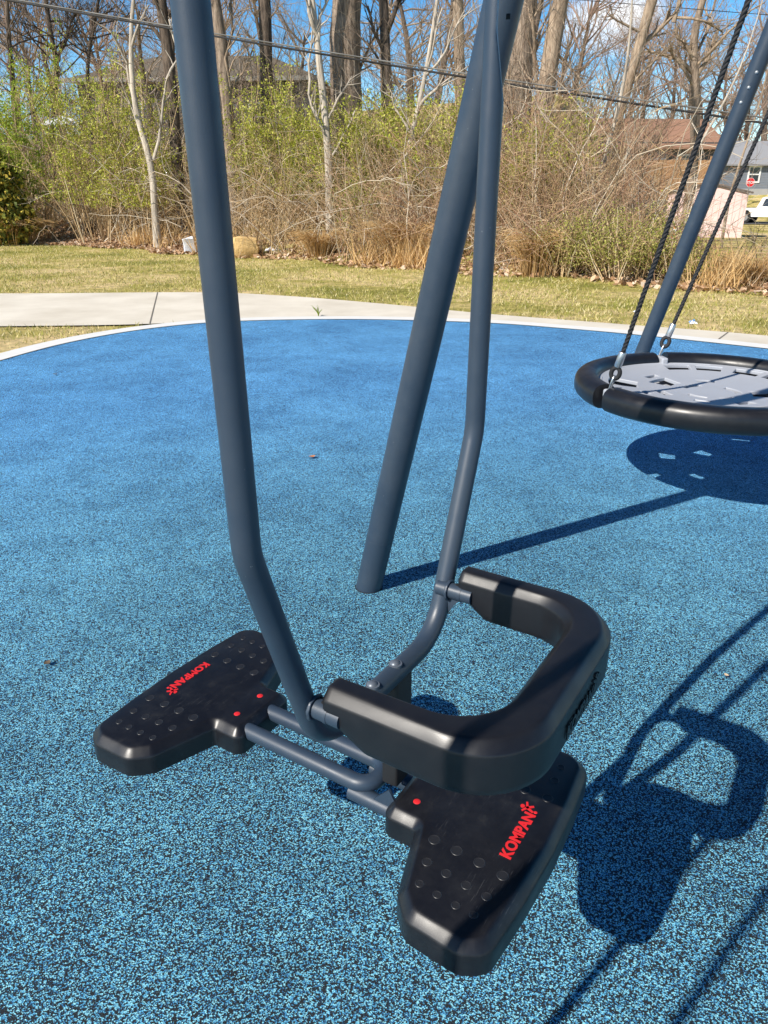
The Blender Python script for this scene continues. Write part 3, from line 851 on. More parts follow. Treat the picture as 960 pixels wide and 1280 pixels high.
def bare_tree(name, label, px, Y, w0, w1, top, mats, seed, limbs=9, lim_from=.25, limL=2.6, lev=2, kids=6, up=.05, limbs_px=(), group=None, dz=0.0, cat='tree', spread=.8):
    """trunk follows the picture's own bends, stands Y metres away; limbs and twigs grow from it"""
    r_ = np.random.default_rng(seed)
    pts = [spot(u, v, Y) for u, v in px]
    # foot on the ground
    x0, y0 = pts[0][0], Y; g = float(height(x0, y0)) + dz - .1
    if pts[0][2] > g + .05: pts.insert(0, np.array([x0 + (pts[0][0] - pts[1][0]) * .2, y0, g]))
    base = pts[0].copy()
    # continue above the frame
    d_ = pts[-1] - pts[-2]; d_ /= np.linalg.norm(d_); d_ = d_ * .7 + np.array([0, 0, .3]); d_ /= np.linalg.norm(d_)
    while pts[-1][2] < top:
        d_ = d_ + r_.normal(0, .07, 3); d_ /= np.linalg.norm(d_)
        pts.append(pts[-1] + d_ * min(2.0, max(.4, top * .12)))
    # bring in sideways depth wander and fine steps
    P = np.array(pts); dd = np.r_[0, np.cumsum(np.linalg.norm(np.diff(P, axis=0), axis=1))]
    k = max(10, int(dd[-1] / .35)); t = np.linspace(0, dd[-1], k)
    Q = np.column_stack([np.interp(t, dd, P[:, a]) for a in range(3)])
    for _ in range(2): Q[1:-1] = (Q[:-2] + 2 * Q[1:-1] + Q[2:]) / 4
    sc_ = Y / 924 / .95
    r0, r1 = w0 * sc_ / 2, w1 * sc_ / 2
    zvis = pts[len(px) - 1 if pts[0] is not base else len(px)][2] if len(pts) > len(px) else Q[-1, 2]
    zz_ = Q[:, 2] - Q[0, 2]; vis = max(.5, zvis - Q[0, 2])
    rad = np.where(zz_ < vis, r0 + (r1 - r0) * zz_ / vis, r1 * np.clip(1 - .8 * (zz_ - vis) / max(.5, zz_[-1] - vis), .15, 1))
    rad = rad * (1 + .35 * np.exp(-zz_ / (3 * r0 + .05))) * (1 + r_.normal(0, .025, k))
    t_ = thing(name, label, cat, tuple(base), 0, group)
    mb = MB(); mb.tube(Q - base, rad, 14 if r0 > .1 else 8)
    mb.build('trunk', mats[0], t_, 80)
    cm = MB()
    for u_, v_, u2, v2, wpx in limbs_px:             # limbs one can see, each with its own bend
        a = spot(u_, v_, Y) - base; c = spot(u2, v2, Y) - base
        dv = c - a; L = np.linalg.norm(dv)
        mid = (a + c) / 2 + r_.normal(0, .06, 3) * L; mid[1] += r_.uniform(-.2, .2) * L; c = c + np.array([0, r_.uniform(-.3, .3) * L, 0])
        q = np.array([a, a * .5 + mid * .5 + r_.normal(0, .02, 3) * L, mid, mid * .5 + c * .5 + r_.normal(0, .02, 3) * L, c])
        rr_ = wpx * sc_ / 2
        cm.tube(q, rr_ * np.linspace(1, .5, 5), 6, False)
        for w in range(kids + 2):
            f = r_.uniform(.3, 1) * 4; ii = min(int(f), 3)
            pp = q[ii] + (q[ii + 1] - q[ii]) * (f - ii)
            grow(cm, pp, rand_dir(dv, r_.uniform(.3, spread), r_), L * r_.uniform(.3, .6), max(.004, rr_ * .45), max(0, lev - 1), r_, .18, up, kids, spread)
    for w in range(limbs):
        f = r_.uniform(lim_from, 1) ** .8; ii = min(int(f * (k - 1)), k - 2)
        dvec = np.array([math.cos(a := r_.uniform(0, 2 * PI)), math.sin(a), r_.uniform(.2, 1.1)])
        grow(cm, Q[ii] - base, dvec, limL * r_.uniform(.6, 1.2) * (1.15 - .6 * f), max(.006, rad[ii] * r_.uniform(.25, .45)), lev, r_, .17, up, kids, spread)
    cm.build('crown', mats[1], t_, 179)
    return t_
BK, BD, BP, BT = (m_bark, m_barktan), (m_barkdark, m_barkdark), (m_barkpale, m_barkpale), (m_barktan, m_barktan)

bare_tree('bare_tree', 'thickest furrowed trunk standing between the pale forked tree and the dark slim trunk', [(436, 175), (432, 110), (431, 40), (434, 0)], 24, 34, 30, 15, BK, 1, 10, .45, 4, limbs_px=[(445, 110, 470, 40, 4)])
bare_tree('bare_tree', 'thick pale grey brown trunk just right of the slate blue poles', [(640, 255), (645, 150), (650, 60), (656, 0)], 21, 34, 27, 14, BK, 2, 10, .5, 4, limbs_px=[(640, 130, 600, 60, 4)])
bare_tree('bare_tree', 'leaning tan trunk with a crossing vine right of the thick pale trunk', [(668, 250), (676, 160), (687, 80), (700, 0)], 19.5, 22, 18, 12, BT, 3, 12, .35, 3, limbs_px=[(678, 150, 662, 20, 6), (682, 120, 640, 150, 4), (690, 60, 730, 110, 3)])
bare_tree('bare_tree', 'straight dark trunk in front of the grey roofed house', [(334, 150), (333, 90), (332, 40), (331, 0)], 22, 14, 13, 13, BD, 4, 8, .55, 3)
bare_tree('bare_tree', 'pale slim tree forking into a high Y with a low side limb', [(413, 290), (411, 190), (405, 130), (399, 80), (396, 45)], 17, 10, 7, 6.2, BP, 5, 5, .5, 1.3, 1, 4,
          limbs_px=[(396, 48, 390, -25, 5), (398, 60, 412, -10, 4), (410, 185, 386, 118, 4), (409, 150, 440, 95, 3), (412, 200, 445, 140, 3), (386, 118, 391, 40, 3)])
bare_tree('bare_tree', 'crooked pale sapling with lifted limbs on the left of the thicket', [(193, 262), (191, 205), (176, 165), (166, 125), (163, 70), (164, 20)], 18.5, 9, 5, 7, BP, 6, 6, .45, 1.4, 1, 4,
          limbs_px=[(192, 200, 208, 100, 4), (176, 165, 150, 90, 2.5), (166, 120, 142, 40, 3), (208, 100, 206, 20, 3), (164, 60, 184, 5, 3)])
bare_tree('bare_tree', 'dark double trunk rising behind the nearest slanted swing tube', [(222, 215), (217, 140), (209, 60), (201, 0)], 20, 13, 12, 12, BD, 7, 10, .4, 3, limbs_px=[(215, 90, 195, 0, 7), (210, 60, 180, 20, 4)])
bare_tree('bare_tree', 'brown trunk right beside the nearest slanted swing tube with a pale sapling against it', [(288, 190), (282, 110), (275, 50), (270, 0)], 19.5, 14, 12, 12, BK, 8, 9, .45, 3, limbs_px=[(283, 145, 284, 0, 4), (290, 110, 315, 60, 2.5)])
bare_tree('bare_tree', 'slim dark trunk with bent limbs between the thickest trunk and the slanting poles', [(487, 175), (484, 110), (481, 50), (480, 10)], 23, 12, 10, 11, BD, 9, 9, .5, 3, limbs_px=[(485, 100, 503, 108, 3), (482, 40, 502, -10, 6), (483, 70, 460, 10, 4), (484, 90, 445, 40, 3)])
bare_tree('bare_tree', 'straight trunk partly hidden behind the top of the slanting pole', [(577, 150), (575, 90), (573, 40), (573, 0)], 24, 12, 11, 12, BT, 10, 9, .5, 3)
bare_tree('bare_tree', 'pale leaning sapling whose thin limbs cross the cable left of the slanting pole', [(500, 230), (512, 180), (524, 130), (533, 90), (541, 40), (547, 0)], 16.5, 7, 4, 6.4, BP, 11, 5, .5, 1.2, 1, 4,
          limbs_px=[(522, 135, 575, 92, 4), (531, 95, 580, 15, 3), (535, 85, 553, 10, 2.5), (515, 170, 490, 120, 3)])
bare_tree('bare_tree', 'tall leaning tree with a hooked dark limb under the small cloud', [(736, 305), (748, 240), (764, 180), (782, 120), (795, 70), (806, 30), (816, 0)], 17.5, 7, 11, 9.5, BT, 12, 6, .5, 2.2, 2, 5,
          limbs_px=[(795, 60, 846, 15, 6), (842, 28, 850, -15, 5), (845, 22, 905, 38, 3), (800, 40, 760, 20, 3), (770, 165, 748, 90, 2.5), (785, 110, 820, 70, 3)])
bare_tree('bare_tree', 'bare tree with arching limbs behind the black rope of the nest swing', [(868, 200), (869, 150), (870, 100), (865, 60), (872, 20)], 30, 11, 8, 12, BK, 13, 13, .3, 4.2, 2, 7,
          limbs_px=[(869, 95, 815, 60, 5), (868, 110, 835, 60, 4), (868, 100, 900, 40, 5), (868, 80, 850, 45, 5)])
bare_tree('bare_tree', 'white barked crooked sapling in front of the pink shed', [(838, 285), (850, 225), (866, 195), (879, 172), (893, 150)], 16, 4, 3, 4.4, BP, 14, 5, .4, 1.1, 1, 4)
bare_tree('bare_tree', 'thin forked sapling leaning over the green bank right of the poles', [(738, 300), (742, 270), (752, 205), (770, 150), (780, 110)], 15, 6, 3.5, 4.6, BP, 15, 8, .3, 1.3, 1, 5, limbs_px=[(750, 210, 765, 160, 2.5), (745, 250, 720, 190, 3)])
bare_tree('bare_tree', 'pale leaning sapling beside the hidden brick red roof', [(905, 285), (912, 240), (930, 190), (950, 130)], 18, 4, 2.5, 5.2, BT, 16, 8, .3, 1.4, 1, 5)
bare_tree('bare_tree', 'twiggy brown tree at the upper left corner of the thicket', [(20, 180), (17, 120), (12, 60), (8, 0)], 24, 7, 5, 10, BD, 17, 30, .2, 2.6, 2, 8)
bare_tree('bare_tree', 'dark branching tree left of the pale crooked sapling', [(62, 190), (68, 130), (72, 80), (62, 40), (58, 0)], 26, 6, 5, 11, BD, 18, 28, .25, 2.8, 2, 8, limbs_px=[(68, 75, 100, 20, 3), (70, 85, 95, 30, 3), (64, 60, 30, 10, 3)])
bare_tree('bare_tree', 'fine twigged tree between the left roof and the pale crooked sapling', [(112, 150), (108, 90), (114, 40), (124, 0)], 25, 5, 4, 10, BD, 19, 28, .2, 2.6, 2, 8, limbs_px=[(110, 60, 140, 10, 3), (112, 75, 80, 30, 2.5)])

for q, (u_, v_, Y_, hpx, lab) in enumerate((
        (232, 200, 23, 40, 'slim grey sapling just right of the nearest swing tube, twigs over the roof'),
        (150, 190, 24, 30, 'slim twiggy sapling in front of the left end of the long gutter'),
        (300, 200, 23, 50, 'slim twiggy sapling left of the straight dark trunk'),
        (362, 200, 22, 40, 'slim twiggy sapling right of the straight dark trunk'),
        (606, 215, 20, 60, 'thin twiggy sapling behind the two slanting poles'),
        (718, 240, 18, 90, 'thin twiggy sapling left of the leaning tan tree'),
        (792, 250, 19, 100, 'thin twiggy sapling behind the green bank bush'))):
    bare_tree('sapling', lab, [(u_, v_), (u_ + 4, (v_ + hpx) / 2), (u_ - 3, hpx)], Y_, 4, 2, 4.6, BT if q % 2 else BK, 120 + q, 22, .15, 1.5, 2, 5)
# distant woods: three trees grown once, then copied
protos = []
for q, (sd, mat) in enumerate(((31, m_twiggrey), (32, m_twigred), (33, m_twiggrey))):
    r_ = np.random.default_rng(sd)
    t_ = thing('distant_tree', 'distant tree', 'tree')
    tr = branch_pts(np.zeros(3), np.array([r_.normal(0, .06), 0, 1.]), 7.5, 10, .05, .04, r_)
    m = MB(); m.tube(tr, np.linspace(.22, .05, 11), 8, False); m.build('trunk', m_barkdark, t_, 80)
    m = MB()
    for w in range(23):
        f = r_.uniform(.12, 1) * 9.99; ii = int(f); a = r_.uniform(0, 2 * PI)
        grow(m, tr[ii], np.array([math.cos(a), math.sin(a), r_.uniform(.4, 1.4)]), r_.uniform(2.6, 4.4), .055, 3, r_, .15, .05, 5, .85)
    m.build('crown', mat, t_, 179); protos.append(t_)
def copy_tree(o, parent=None):
    c = o.copy(); C.objects.link(c); c.parent = parent
    for ch in o.children:
        d_ = ch.copy(); C.objects.link(d_); d_.parent = c
    return c
far_spots = [(650, 44, 1.05), (700, 62, 1.2), (742, 70, 1.0), (785, 92, 1.7), (828, 98, 1.8), (872, 104, 2.0), (905, 96, 1.7), (948, 110, 2.1), (985, 100, 1.9),
             (610, 50, 1.1), (540, 60, 1.3), (480, 52, 1.0), (300, 70, 1.2), (250, 62, 1.1), (150, 66, 1.2), (90, 60, 1.1), (40, 56, 1.1), (-10, 64, 1.2), (370, 74, 1.2), (765, 75, 1.35), (690, 80, 1.4), (845, 84, 1.4), (925, 92, 1.5), (575, 85, 1.4), (-90, 50, 1.2), (-180, 55, 1.3), (-280, 48, 1.1), (-420, 60, 1.3), (135, 41, .8), (205, 38, .85), (345, 41, .8), (290, 40, .75), (512, 40, .8), (60, 40, .85)]
used = set()
for q, (u_, Y_, s_) in enumerate(far_spots):
    k_ = q % 3
    o = protos[k_] if k_ not in used else copy_tree(protos[k_])
    used.add(k_)
    p = spot(u_, 240, Y_)
    o.location = (p[0], Y_, float(height(p[0], Y_)) - .2); o.rotation_euler = (0, 0, q * 1.37); o.scale = (s_ * 1.1, s_ * 1.1, s_)
    o['label'] = 'grey brown leafless tree of the hazy wood far behind the thicket'; o['category'] = 'tree'; o['group'] = 'leafless trees of the far wood'

# ---- undergrowth: bramble stems nobody could count
def stems(n_, ufun, h0, h1, r0, r1, lean, seed, side=3, kseg=5):
    r_ = np.random.default_rng(seed); m = MB()
    for q in range(n_):
        u, e = ufun(r_); x, y = along_edge(u, e); z = float(height(x, y)) - .03
        px_ = 480 + 924 * x / (y * .92 + .46)
        op = 1 - .82 * float(smooth(px_, 745, 870))
        if r_.uniform() > op + .25: continue
        if px_ < 255 and e < 1.3 and r_.uniform() < .8: continue
        h = r_.uniform(h0, h1) * (1 + .12 * min(max(e, 0), 5)) * max(op, .16)
        a = r_.uniform(0, 2 * PI); d_ = np.array([math.cos(a) * lean * r_.uniform(.2, 1), math.sin(a) * lean * r_.uniform(.2, 1), 1.])
        pts = branch_pts(np.array([x, y, z]), d_, h, kseg, .16, r_.uniform(-.12, .06), r_)
        rr_ = r_.uniform(r0, r1)
        m.tube(pts, rr_ * np.linspace(1, .35, kseg + 1), 3, False)
        for w in range(side):
            f = r_.uniform(.3, 1) * kseg * .999; ii = int(f)
            pp = pts[ii] + (pts[ii + 1] - pts[ii]) * (f - ii)
            grow(m, pp, rand_dir(pts[ii + 1] - pts[ii], r_.uniform(.4, 1.1), r_), h * r_.uniform(.2, .45), rr_ * .55, 0, r_, .2, -.02)
    return m
def u_all(r_):
    while True:
        u = r_.uniform(-15, 23); e = max(-.1, r_.gamma(1.7, 1.4))
        if r_.uniform() < .62 + .38 * math.sin(u * 1.9 + 1.7 * math.sin(e * 1.3)): return u, e
under = stems(5900, u_all, .7, 2.1, .004, .010, .8, 41)
struct(under.build('undergrowth', m_brush, None, 179), 'stuff', 'tangled tan and grey bramble stems filling the bank behind the lawn')
def u_right(r_):
    return r_.uniform(12.5, 24), max(.1, r_.gamma(2.2, 1.3))
arc = stems(1500, u_right, 1.0, 2.3, .004, .010, .9, 42, 4, 7)
struct(arc.build('bramble_thicket', m_bramble, None, 179), 'stuff', 'arching bare brambles on the right of the bank')
u = rng.uniform(-7, 24, 21000); e = np.abs(rng.normal(0, .8, 21000)) - .1 + .35 * np.sin(u * 1.7) * np.sin(u * .63)
keep = (np.sin(u * .9 + 1) + np.sin(u * 2.3) + np.sin(u * 5.1 + 2) + rng.normal(0, .6, len(u))) > 1.35
x, y = along_edge(u[keep], e[keep])
free = (np.hypot(x + 3.05, y - 16.2) > .62) & (np.hypot(x + 4.63, y - 17.3) > .5) & (480 + 924 * x / (y * .92 + .46) > 130)
x, y = x[free], y[free]
tall = blades('tall_dry_grass', m_dry, x, y, .25, .75, .008, .9)
tall['label'] = 'tall tan dry grass along the foot of the thicket'
def u_low(r_): return r_.uniform(-15, 23), r_.uniform(3, 9)
back = stems(1800, u_low, 1.5, 3.0, .005, .012, .45, 44, 4, 5)
struct(back.build('brush_behind', m_brushdark, None, 179), 'stuff', 'taller grey stems deep in the thicket')

r_ = np.random.default_rng(47); m = MB()
for q in range(260):
    u = r_.uniform(-5, 20); e = r_.uniform(.2, 4); x, y = along_edge(u, e)
    if 480 + 924 * x / (y * .92 + .46) > 850: continue
    a = r_.uniform(0, 2 * PI); L = r_.uniform(1.4, 3.8)
    pts = branch_pts(np.array([x, y, float(height(x, y)) - .05]), np.array([math.cos(a) * r_.uniform(.2, 1.1), math.sin(a) * .5, 1.]), L, 9, .20, r_.uniform(-.16, .04), r_)
    m.tube(pts, r_.uniform(.008, .017) * np.linspace(1, .35, 10), 5, False)
    for w in range(3):
        i = r_.integers(2, 9); grow(m, pts[i], rand_dir(pts[i] - pts[i - 1], r_.uniform(.4, 1.1), r_), L * .35, .007, 1, r_, .2, 0, 3)
struct(m.build('pale_vines', m_vine, None, 179), 'stuff', 'pale crooked vines and saplings crossing through the brush')

# arching mounds of dry grass, each one a thing
def mound(label, u_, v_, Y, w, h, n_, seed, mat=None):
    r_ = np.random.default_rng(seed); p = spot(u_, v_, Y); g = float(height(p[0], Y))
    m = MB()
    for q in range(n_):
        a = r_.uniform(0, 2 * PI); s = abs(r_.normal(0, .35)) * w
        b0 = np.array([math.cos(a) * s * .5, math.sin(a) * s * .5, 0]); out = np.array([math.cos(a), math.sin(a), 0])
        L = r_.uniform(.55, 1.1)
        t = np.linspace(0, 1, 5)
        pts = b0 + out * (w * .55 * L * t[:, None] ** 1.4) + np.array([0, 0, 1]) * (h * L * (2.0 * t - 1.25 * t ** 2))[:, None] + np.cumsum(r_.normal(0, .012, (5, 3)), 0)
        m.tube(pts, .006 * np.linspace(1, .3, 5), 3, False)
    o = m.build('dry_grass_mound', mat or m_dry, None, 179); o.location = (p[0], Y, g - .02)
    return tag(o, label, 'dry grass')
mound('golden arching mound of dead grass in front of the brush left of the slanting poles', 512, 330, 14.6, 1.3, .75, 900, 51)
mound('low tawny grass mound between the tan rock and the golden mound', 400, 322, 15.8, .9, .55, 500, 52)
mound('upright tawny grass clump just right of the slanting poles', 668, 345, 12.3, .8, .8, 500, 53)
mound('tan grass clump at the right edge below the green bank', 940, 352, 11.2, 1.2, .45, 600, 54)
mound('brown grass heap under the small evergreen', 15, 300, 20.8, 1.7, .75, 900, 55)
mound('pale straw tuft below the leaning sapling right of the poles', 850, 348, 11.8, 1.0, .5, 500, 56)

# ---- shrubs just coming into leaf
def leafy(label, u_, v0, v1, Y, wpx, mat, nst, nleaf, seed, ls=(.014, .034), cat='shrub', name='leafing_shrub'):
    r_ = np.random.default_rng(seed); p = spot(u_, v0, Y); top = spot(u_, v1, Y)[2]; g = float(height(p[0], Y)); w = wpx * Y / 924 / .95
    H = top - g; ends = []; m = MB()
    for q in range(nst):
        a = r_.uniform(0, 2 * PI); s = r_.uniform(.05, .22) * w
        sp_ = w / 2 / max(H, .3)
        d_ = np.array([math.cos(a) * sp_ * r_.uniform(.1, 1.0), math.sin(a) * sp_ * r_.uniform(.1, 1), 1.])
        pts = branch_pts(np.array([math.cos(a) * s, math.sin(a) * s, -.05]), d_, H * r_.uniform(.6, 1.08), 6, .10, .02, r_)
        m.tube(pts, .012 * np.linspace(1, .3, 7), 4, False); ends.append(pts[2:])
        for w_ in range(6):
            ii = r_.integers(1, 6); pp = pts[ii]
            tw = branch_pts(pp, rand_dir(pts[ii + 1] - pts[ii], r_.uniform(.4, 1), r_), H * r_.uniform(.12, .3), 3, .18, .04, r_)
            m.tube(tw, .005 * np.linspace(1, .4, 4), 3, False); ends.append(tw)
    E_ = np.concatenate(ends)
    E_ = E_[E_[:, 2] > .22 * H]
    q = r_.integers(0, len(E_), nleaf); pos = E_[q] + r_.normal(0, .075, (nleaf, 3))
    nleaf = int(nleaf * 2.8); q = r_.integers(0, len(E_), nleaf); pos = E_[q] + r_.normal(0, .06, (nleaf, 3))
    o = thing(name, label, cat, (p[0], Y, g))
    m.build('stems', m_brush, o, 179)
    lm = leaves('leaves', mat, pos, ls[0], ls[1], .9); lm.build('leaves', mat, o)
    return o
leafy('bright green leafing shrub at the upper left corner', 18, 210, 28, 21.5, 120, m_bright, 34, 5200, 61, (.018, .042))
leafy('yellow green shrub left of the pale crooked sapling', 118, 235, 75, 20.5, 130, m_spring, 30, 4200, 62)
leafy('yellow green shrub between the crooked sapling and the nearest swing tube', 180, 245, 82, 19.6, 90, m_spring, 28, 3600, 63)
leafy('thin leafed shrub in front of the left house wall', 325, 240, 84, 19.5, 110, m_spring, 32, 4000, 64)
leafy('pale green shrub wrapped round the foot of the forked pale tree', 385, 260, 108, 18.2, 100, m_spring, 28, 4200, 65)
leafy('broad yellow green shrub under the thickest trunk', 455, 270, 108, 17.6, 130, m_spring, 40, 7500, 66)
leafy('bright low shrub left of the slanting poles', 448, 275, 215, 16.5, 60, m_bright, 14, 1100, 67)
leafy('fresh green shrub touching the left side of the slanting pole', 548, 260, 115, 16.2, 100, m_spring, 32, 5200, 68)
leafy('green shrub in the gap right of the slanting poles', 645, 270, 165, 15.2, 80, m_spring, 24, 2600, 69)
leafy('fine twigged olive shrub below the leaning tan trunk', 690, 290, 130, 15, 90, m_spring, 28, 2200, 70)
leafy('low olive green bush covering the bank left of the black rope', 775, 345, 252, 11.7, 140, m_olive, 90, 3400, 71, (.010, .022))
leafy('sparse olive bush on the bank between the slanting poles and the low green bush', 705, 340, 262, 12.2, 90, m_olive, 50, 1300, 72, (.010, .022))
leafy('low green weeds bush in front of the pink shed', 852, 340, 285, 11.4, 110, m_olive, 50, 1200, 73, (.010, .022))
leafy('grey bush of bare twigs arching at the far left', 30, 260, 110, 22.5, 110, m_brush, 60, 150, 74)

# evergreen at the left edge
def evergreen(label, u_, v0, v1, Y, wpx, seed):
    r_ = np.random.default_rng(seed); p = spot(u_, v0, Y); g = float(height(p[0], Y)); H = spot(u_, v1, Y)[2] - g; w = wpx * Y / 924 / .95 / 2
    o = thing('evergreen_shrub', label, 'evergreen', (p[0], Y, g))
    m = MB(); m.tube([(0, 0, -.1), (0, 0, H * .9)], [.06, .015], 8); m.build('trunk', m_barkdark, o, 60)
    P_ = []; D_ = []
    for q in range(260):
        t = r_.uniform(.02, 1) ; a = r_.uniform(0, 2 * PI); rad = w * (1 - t) ** .6 * r_.uniform(.75, 1.08) * (1.0 if t > .12 else .75)
        tip = np.array([math.cos(a) * rad, math.sin(a) * rad, H * t + .15 * rad]); st = np.array([0, 0, H * t - .12])
        f = r_.uniform(.35, 1.05, 26)
        P_.append(st + (tip - st) * f[:, None] + r_.normal(0, .05, (26, 3)))
    pos = np.concatenate(P_)
    leaves('foliage', m_ever, pos, .035, .085, 1.3).build('foliage', m_ever, o)
    return o
evergreen('small dark evergreen with gold tipped sprays at the left edge', 8, 298, 185, 20.5, 84, 81)

# ---- things lying about
def rock(name, label, cat, u_, v_, Y, size, mat, seed, tilt=(0, 0, 0), blocky=.5):
    r_ = np.random.default_rng(seed); p = spot(u_, v_, Y)
    import bmesh
    bm = bmesh.new(); bmesh.ops.create_cube(bm, size=1.0)
    bmesh.ops.subdivide_edges(bm, edges=bm.edges[:], cuts=4, use_grid_fill=True)
    off = r_.uniform(0, 10, 3)
    for v in bm.verts:
        c = np.array(v.co); s_ = c / np.linalg.norm(c) * .58
        c = c * blocky + s_ * (1 - blocky)
        c = c * (1 + .10 * math.sin(5 * c[0] + off[0]) * math.sin(4 * c[1] + off[1]) + .07 * math.sin(7 * c[2] + off[2])) + r_.normal(0, .010, 3)
        v.co = Vector(c * np.array(size))
    me = bpy.data.meshes.new(name); bm.to_mesh(me); bm.free(); me.materials.append(mat)
    o = bpy.data.objects.new(name, me); C.objects.link(o)
    o.location = (p[0], Y, float(height(p[0], Y)) + size[2] * .44); o.rotation_euler = tilt
    for f in me.polygons: f.use_smooth = True
    me.set_sharp_from_angle(angle=R(40))
    return tag(o, label, cat)
m_tanrock = M('tan_stone', (.52, .34, .15), .9); n = NT(m_tanrock); n.col(n.mix(n.noise(n.coord(), 6, 5, .7), (.50, .31, .11), (.76, .54, .25))); n.bump(n.noise(n.coord(), 14, 5, .7), .8, .03)
m_white = M('white_litter', (.72, .74, .78), .6)
m_blue = M('blue_print', (.10, .30, .62), .5)
m_orange = M('orange_cone', (.75, .16, .04), .6)
rock('rock', 'tan blocky rock at the foot of the brush right of the nearest swing tube', 'rock', 307, 318, 16.2, (.52, .38, .42), m_tanrock, 91, (.05, .08, .3), .7)
rock('white_slab', 'pale blue white slab half hidden behind the nearest swing tube', 'slab', 237, 311, 17.3, (.24, .18, .34), m_white, 92, (.1, -.15, .4), .85)
def bag(label, u_, v_, Y, w, seed, patch=None):
    r_ = np.random.default_rng(seed); p = spot(u_, v_, Y); m = MB(); N_ = 9
    g = np.linspace(-1, 1, N_); vs = []
    ph = r_.uniform(0, 6, 4)
    for a in g:
        for c in g:
            hgt = .35 * (1 - max(abs(a), abs(c)) ** 2) + .12 * math.sin(4 * a + ph[0]) * math.sin(5 * c + ph[1]) + .05 * r_.normal()
            vs.append((a * w + .1 * w * math.sin(3 * c + ph[2]), c * w * .7 + .1 * w * math.sin(3 * a + ph[3]), max(.02, hgt) * w * 1.5))
    fs = [(i * N_ + j, (i + 1) * N_ + j, (i + 1) * N_ + j + 1, i * N_ + j + 1) for i in range(N_ - 1) for j in range(N_ - 1)]
    m.add(vs, fs); o = m.build('litter', m_white, None, 60)
    o.location = (p[0], Y, float(height(p[0], Y)) - .01); o.rotation_euler = (0, 0, r_.uniform(0, 6))
    if patch:
        q = MB(); q.add([(x_, y_, z_ + .006) for x_, y_, z_ in vs if 1], [f for i, f in enumerate(fs) if (i // 8) in (3, 4)]); q.build('print', patch, o, 60)
    return tag(o, label, 'litter')
bag('crumpled white and blue wrapper on the lawn right of the far slanting pole', 866, 403, 7.6, .055, 93, m_blue)
bag('small white scrap on the lawn behind the black rope', 795, 384, 8.4, .03, 94)
bag('white scrap caught low in the brush left of the nearest swing tube', 203, 259, 19.6, .14, 95)
bag('small white scrap between the tan rock and the low tawny mound', 339, 313, 16.8, .12, 96)
bag('white scrap at the base of the brush above the golden mound', 427, 308, 15.8, .08, 97)
bag('large torn white sheet hanging in the brush at the left', 80, 172, 22.5, .40, 98).location.z = 1.9 + 1.0
# weed on the sidewalk joint
def weed(label, u_, v_, Y, n_, h, seed):
    r_ = np.random.default_rng(seed); p = spot(u_, v_, Y); m = MB()
    for q in range(n_):
        a = r_.uniform(0, 2 * PI); L = h * r_.uniform(.5, 1.1); t = np.linspace(0, 1, 5)
        pts = np.column_stack([np.cos(a) * L * .5 * t ** 1.5, np.sin(a) * L * .5 * t ** 1.5, L * t * (1 - .25 * t)])
        m.tube(pts, .004 * np.linspace(1, .2, 5), 3, False)
    o = m.build('weed', m_bright, None, 179); o.location = (p[0], p[1], .004)
    return tag(o, label, 'weed')
weed('green grass tuft growing from the sidewalk joint by the kerb', 398, 393, 7.98, 26, .14, 99)
# dry leaves fallen on the rubber
def leaf(label, u_, v_, mat, s, rz):
    r_ = ray(u_, v_); p = EYE + r_ * ((.012 - EYE[2]) / r_[2]); m = MB(); k = 9
    t = np.linspace(0, 1, k); w = np.sin(t * PI) ** .8 * .38
    vs = [(s * (a - .5), s * b_, s * .18 * (a - .5) ** 2 * 4 + s * .25 * abs(b_)) for a, wd in zip(t, w) for b_ in (-wd, 0, wd)]
    m.add(vs, [(i * 3 + j, (i + 1) * 3 + j, (i + 1) * 3 + j + 1, i * 3 + j + 1) for i in range(k - 1) for j in range(2)])
    o = m.build('fallen_leaf', mat, None, 60); o.location = p; o.rotation_euler = (0, 0, rz); return tag(o, label, 'leaf')
m_leafbrown = M('dry_leaf', (.42, .17, .06), .8); m_leafdark = M('dead_leaf', (.10, .07, .04), .8); m_leafpale = M('pale_leaf', (.55, .42, .28), .8)
leaf('small orange leaf lying on the blue surface left of the slanting pole', 390, 571, m_leafbrown, .035, .4)
leaf('dark withered leaf lying on the blue surface at the left edge', 59, 829, m_leafdark, .022, 1.2)
leaf('pale tan leaf lying on the blue surface beside the tube shadows', 908, 844, m_leafpale, .014, 2)
leaf('dark bit of leaf near the kerb on the far left of the blue surface', 69, 468, m_leafdark, .035, 0)

# ================================================================ houses, shed, truck, wires
m_shingle = M('shingle_roof', (.17, .145, .12), .9); n = NT(m_shingle); co = n.coord(); n.col(n.mix(n.noise(co, 20, 5, .8), (.075, .062, .045), (.16, .135, .10)))
m_redroof = M('red_shingle', (.32, .13, .075), .9); n = NT(m_redroof); n.col(n.mix(n.noise(n.coord(), 14, 5, .8), (.22, .115, .07), (.36, .20, .13)))
m_greyroof = M('grey_shingle', (.24, .24, .25), .9); n = NT(m_greyroof); n.col(n.mix(n.noise(n.coord(), 16, 5, .8), (.20, .20, .21), (.32, .32, .33)))
def siding(name, a):
    m = M(name, a, .7); n = NT(m); co = n.coord()
    w = n.new('ShaderNodeTexWave', bands_direction='Z'); w.inputs['Scale'].default_value = 2.2; n.link(co, w.inputs['Vector'])
    n.bump(w.outputs['Fac'], .5, .02); n.col(n.mix(n.noise(co, 3, 4), tuple(c * .85 for c in a), a)); return m
m_wallgrey = siding('grey_siding', (.075, .082, .09)); m_wallblue = siding('blue_grey_siding', (.18, .20, .235)); m_walldark = siding('dark_wall', (.10, .09, .085))
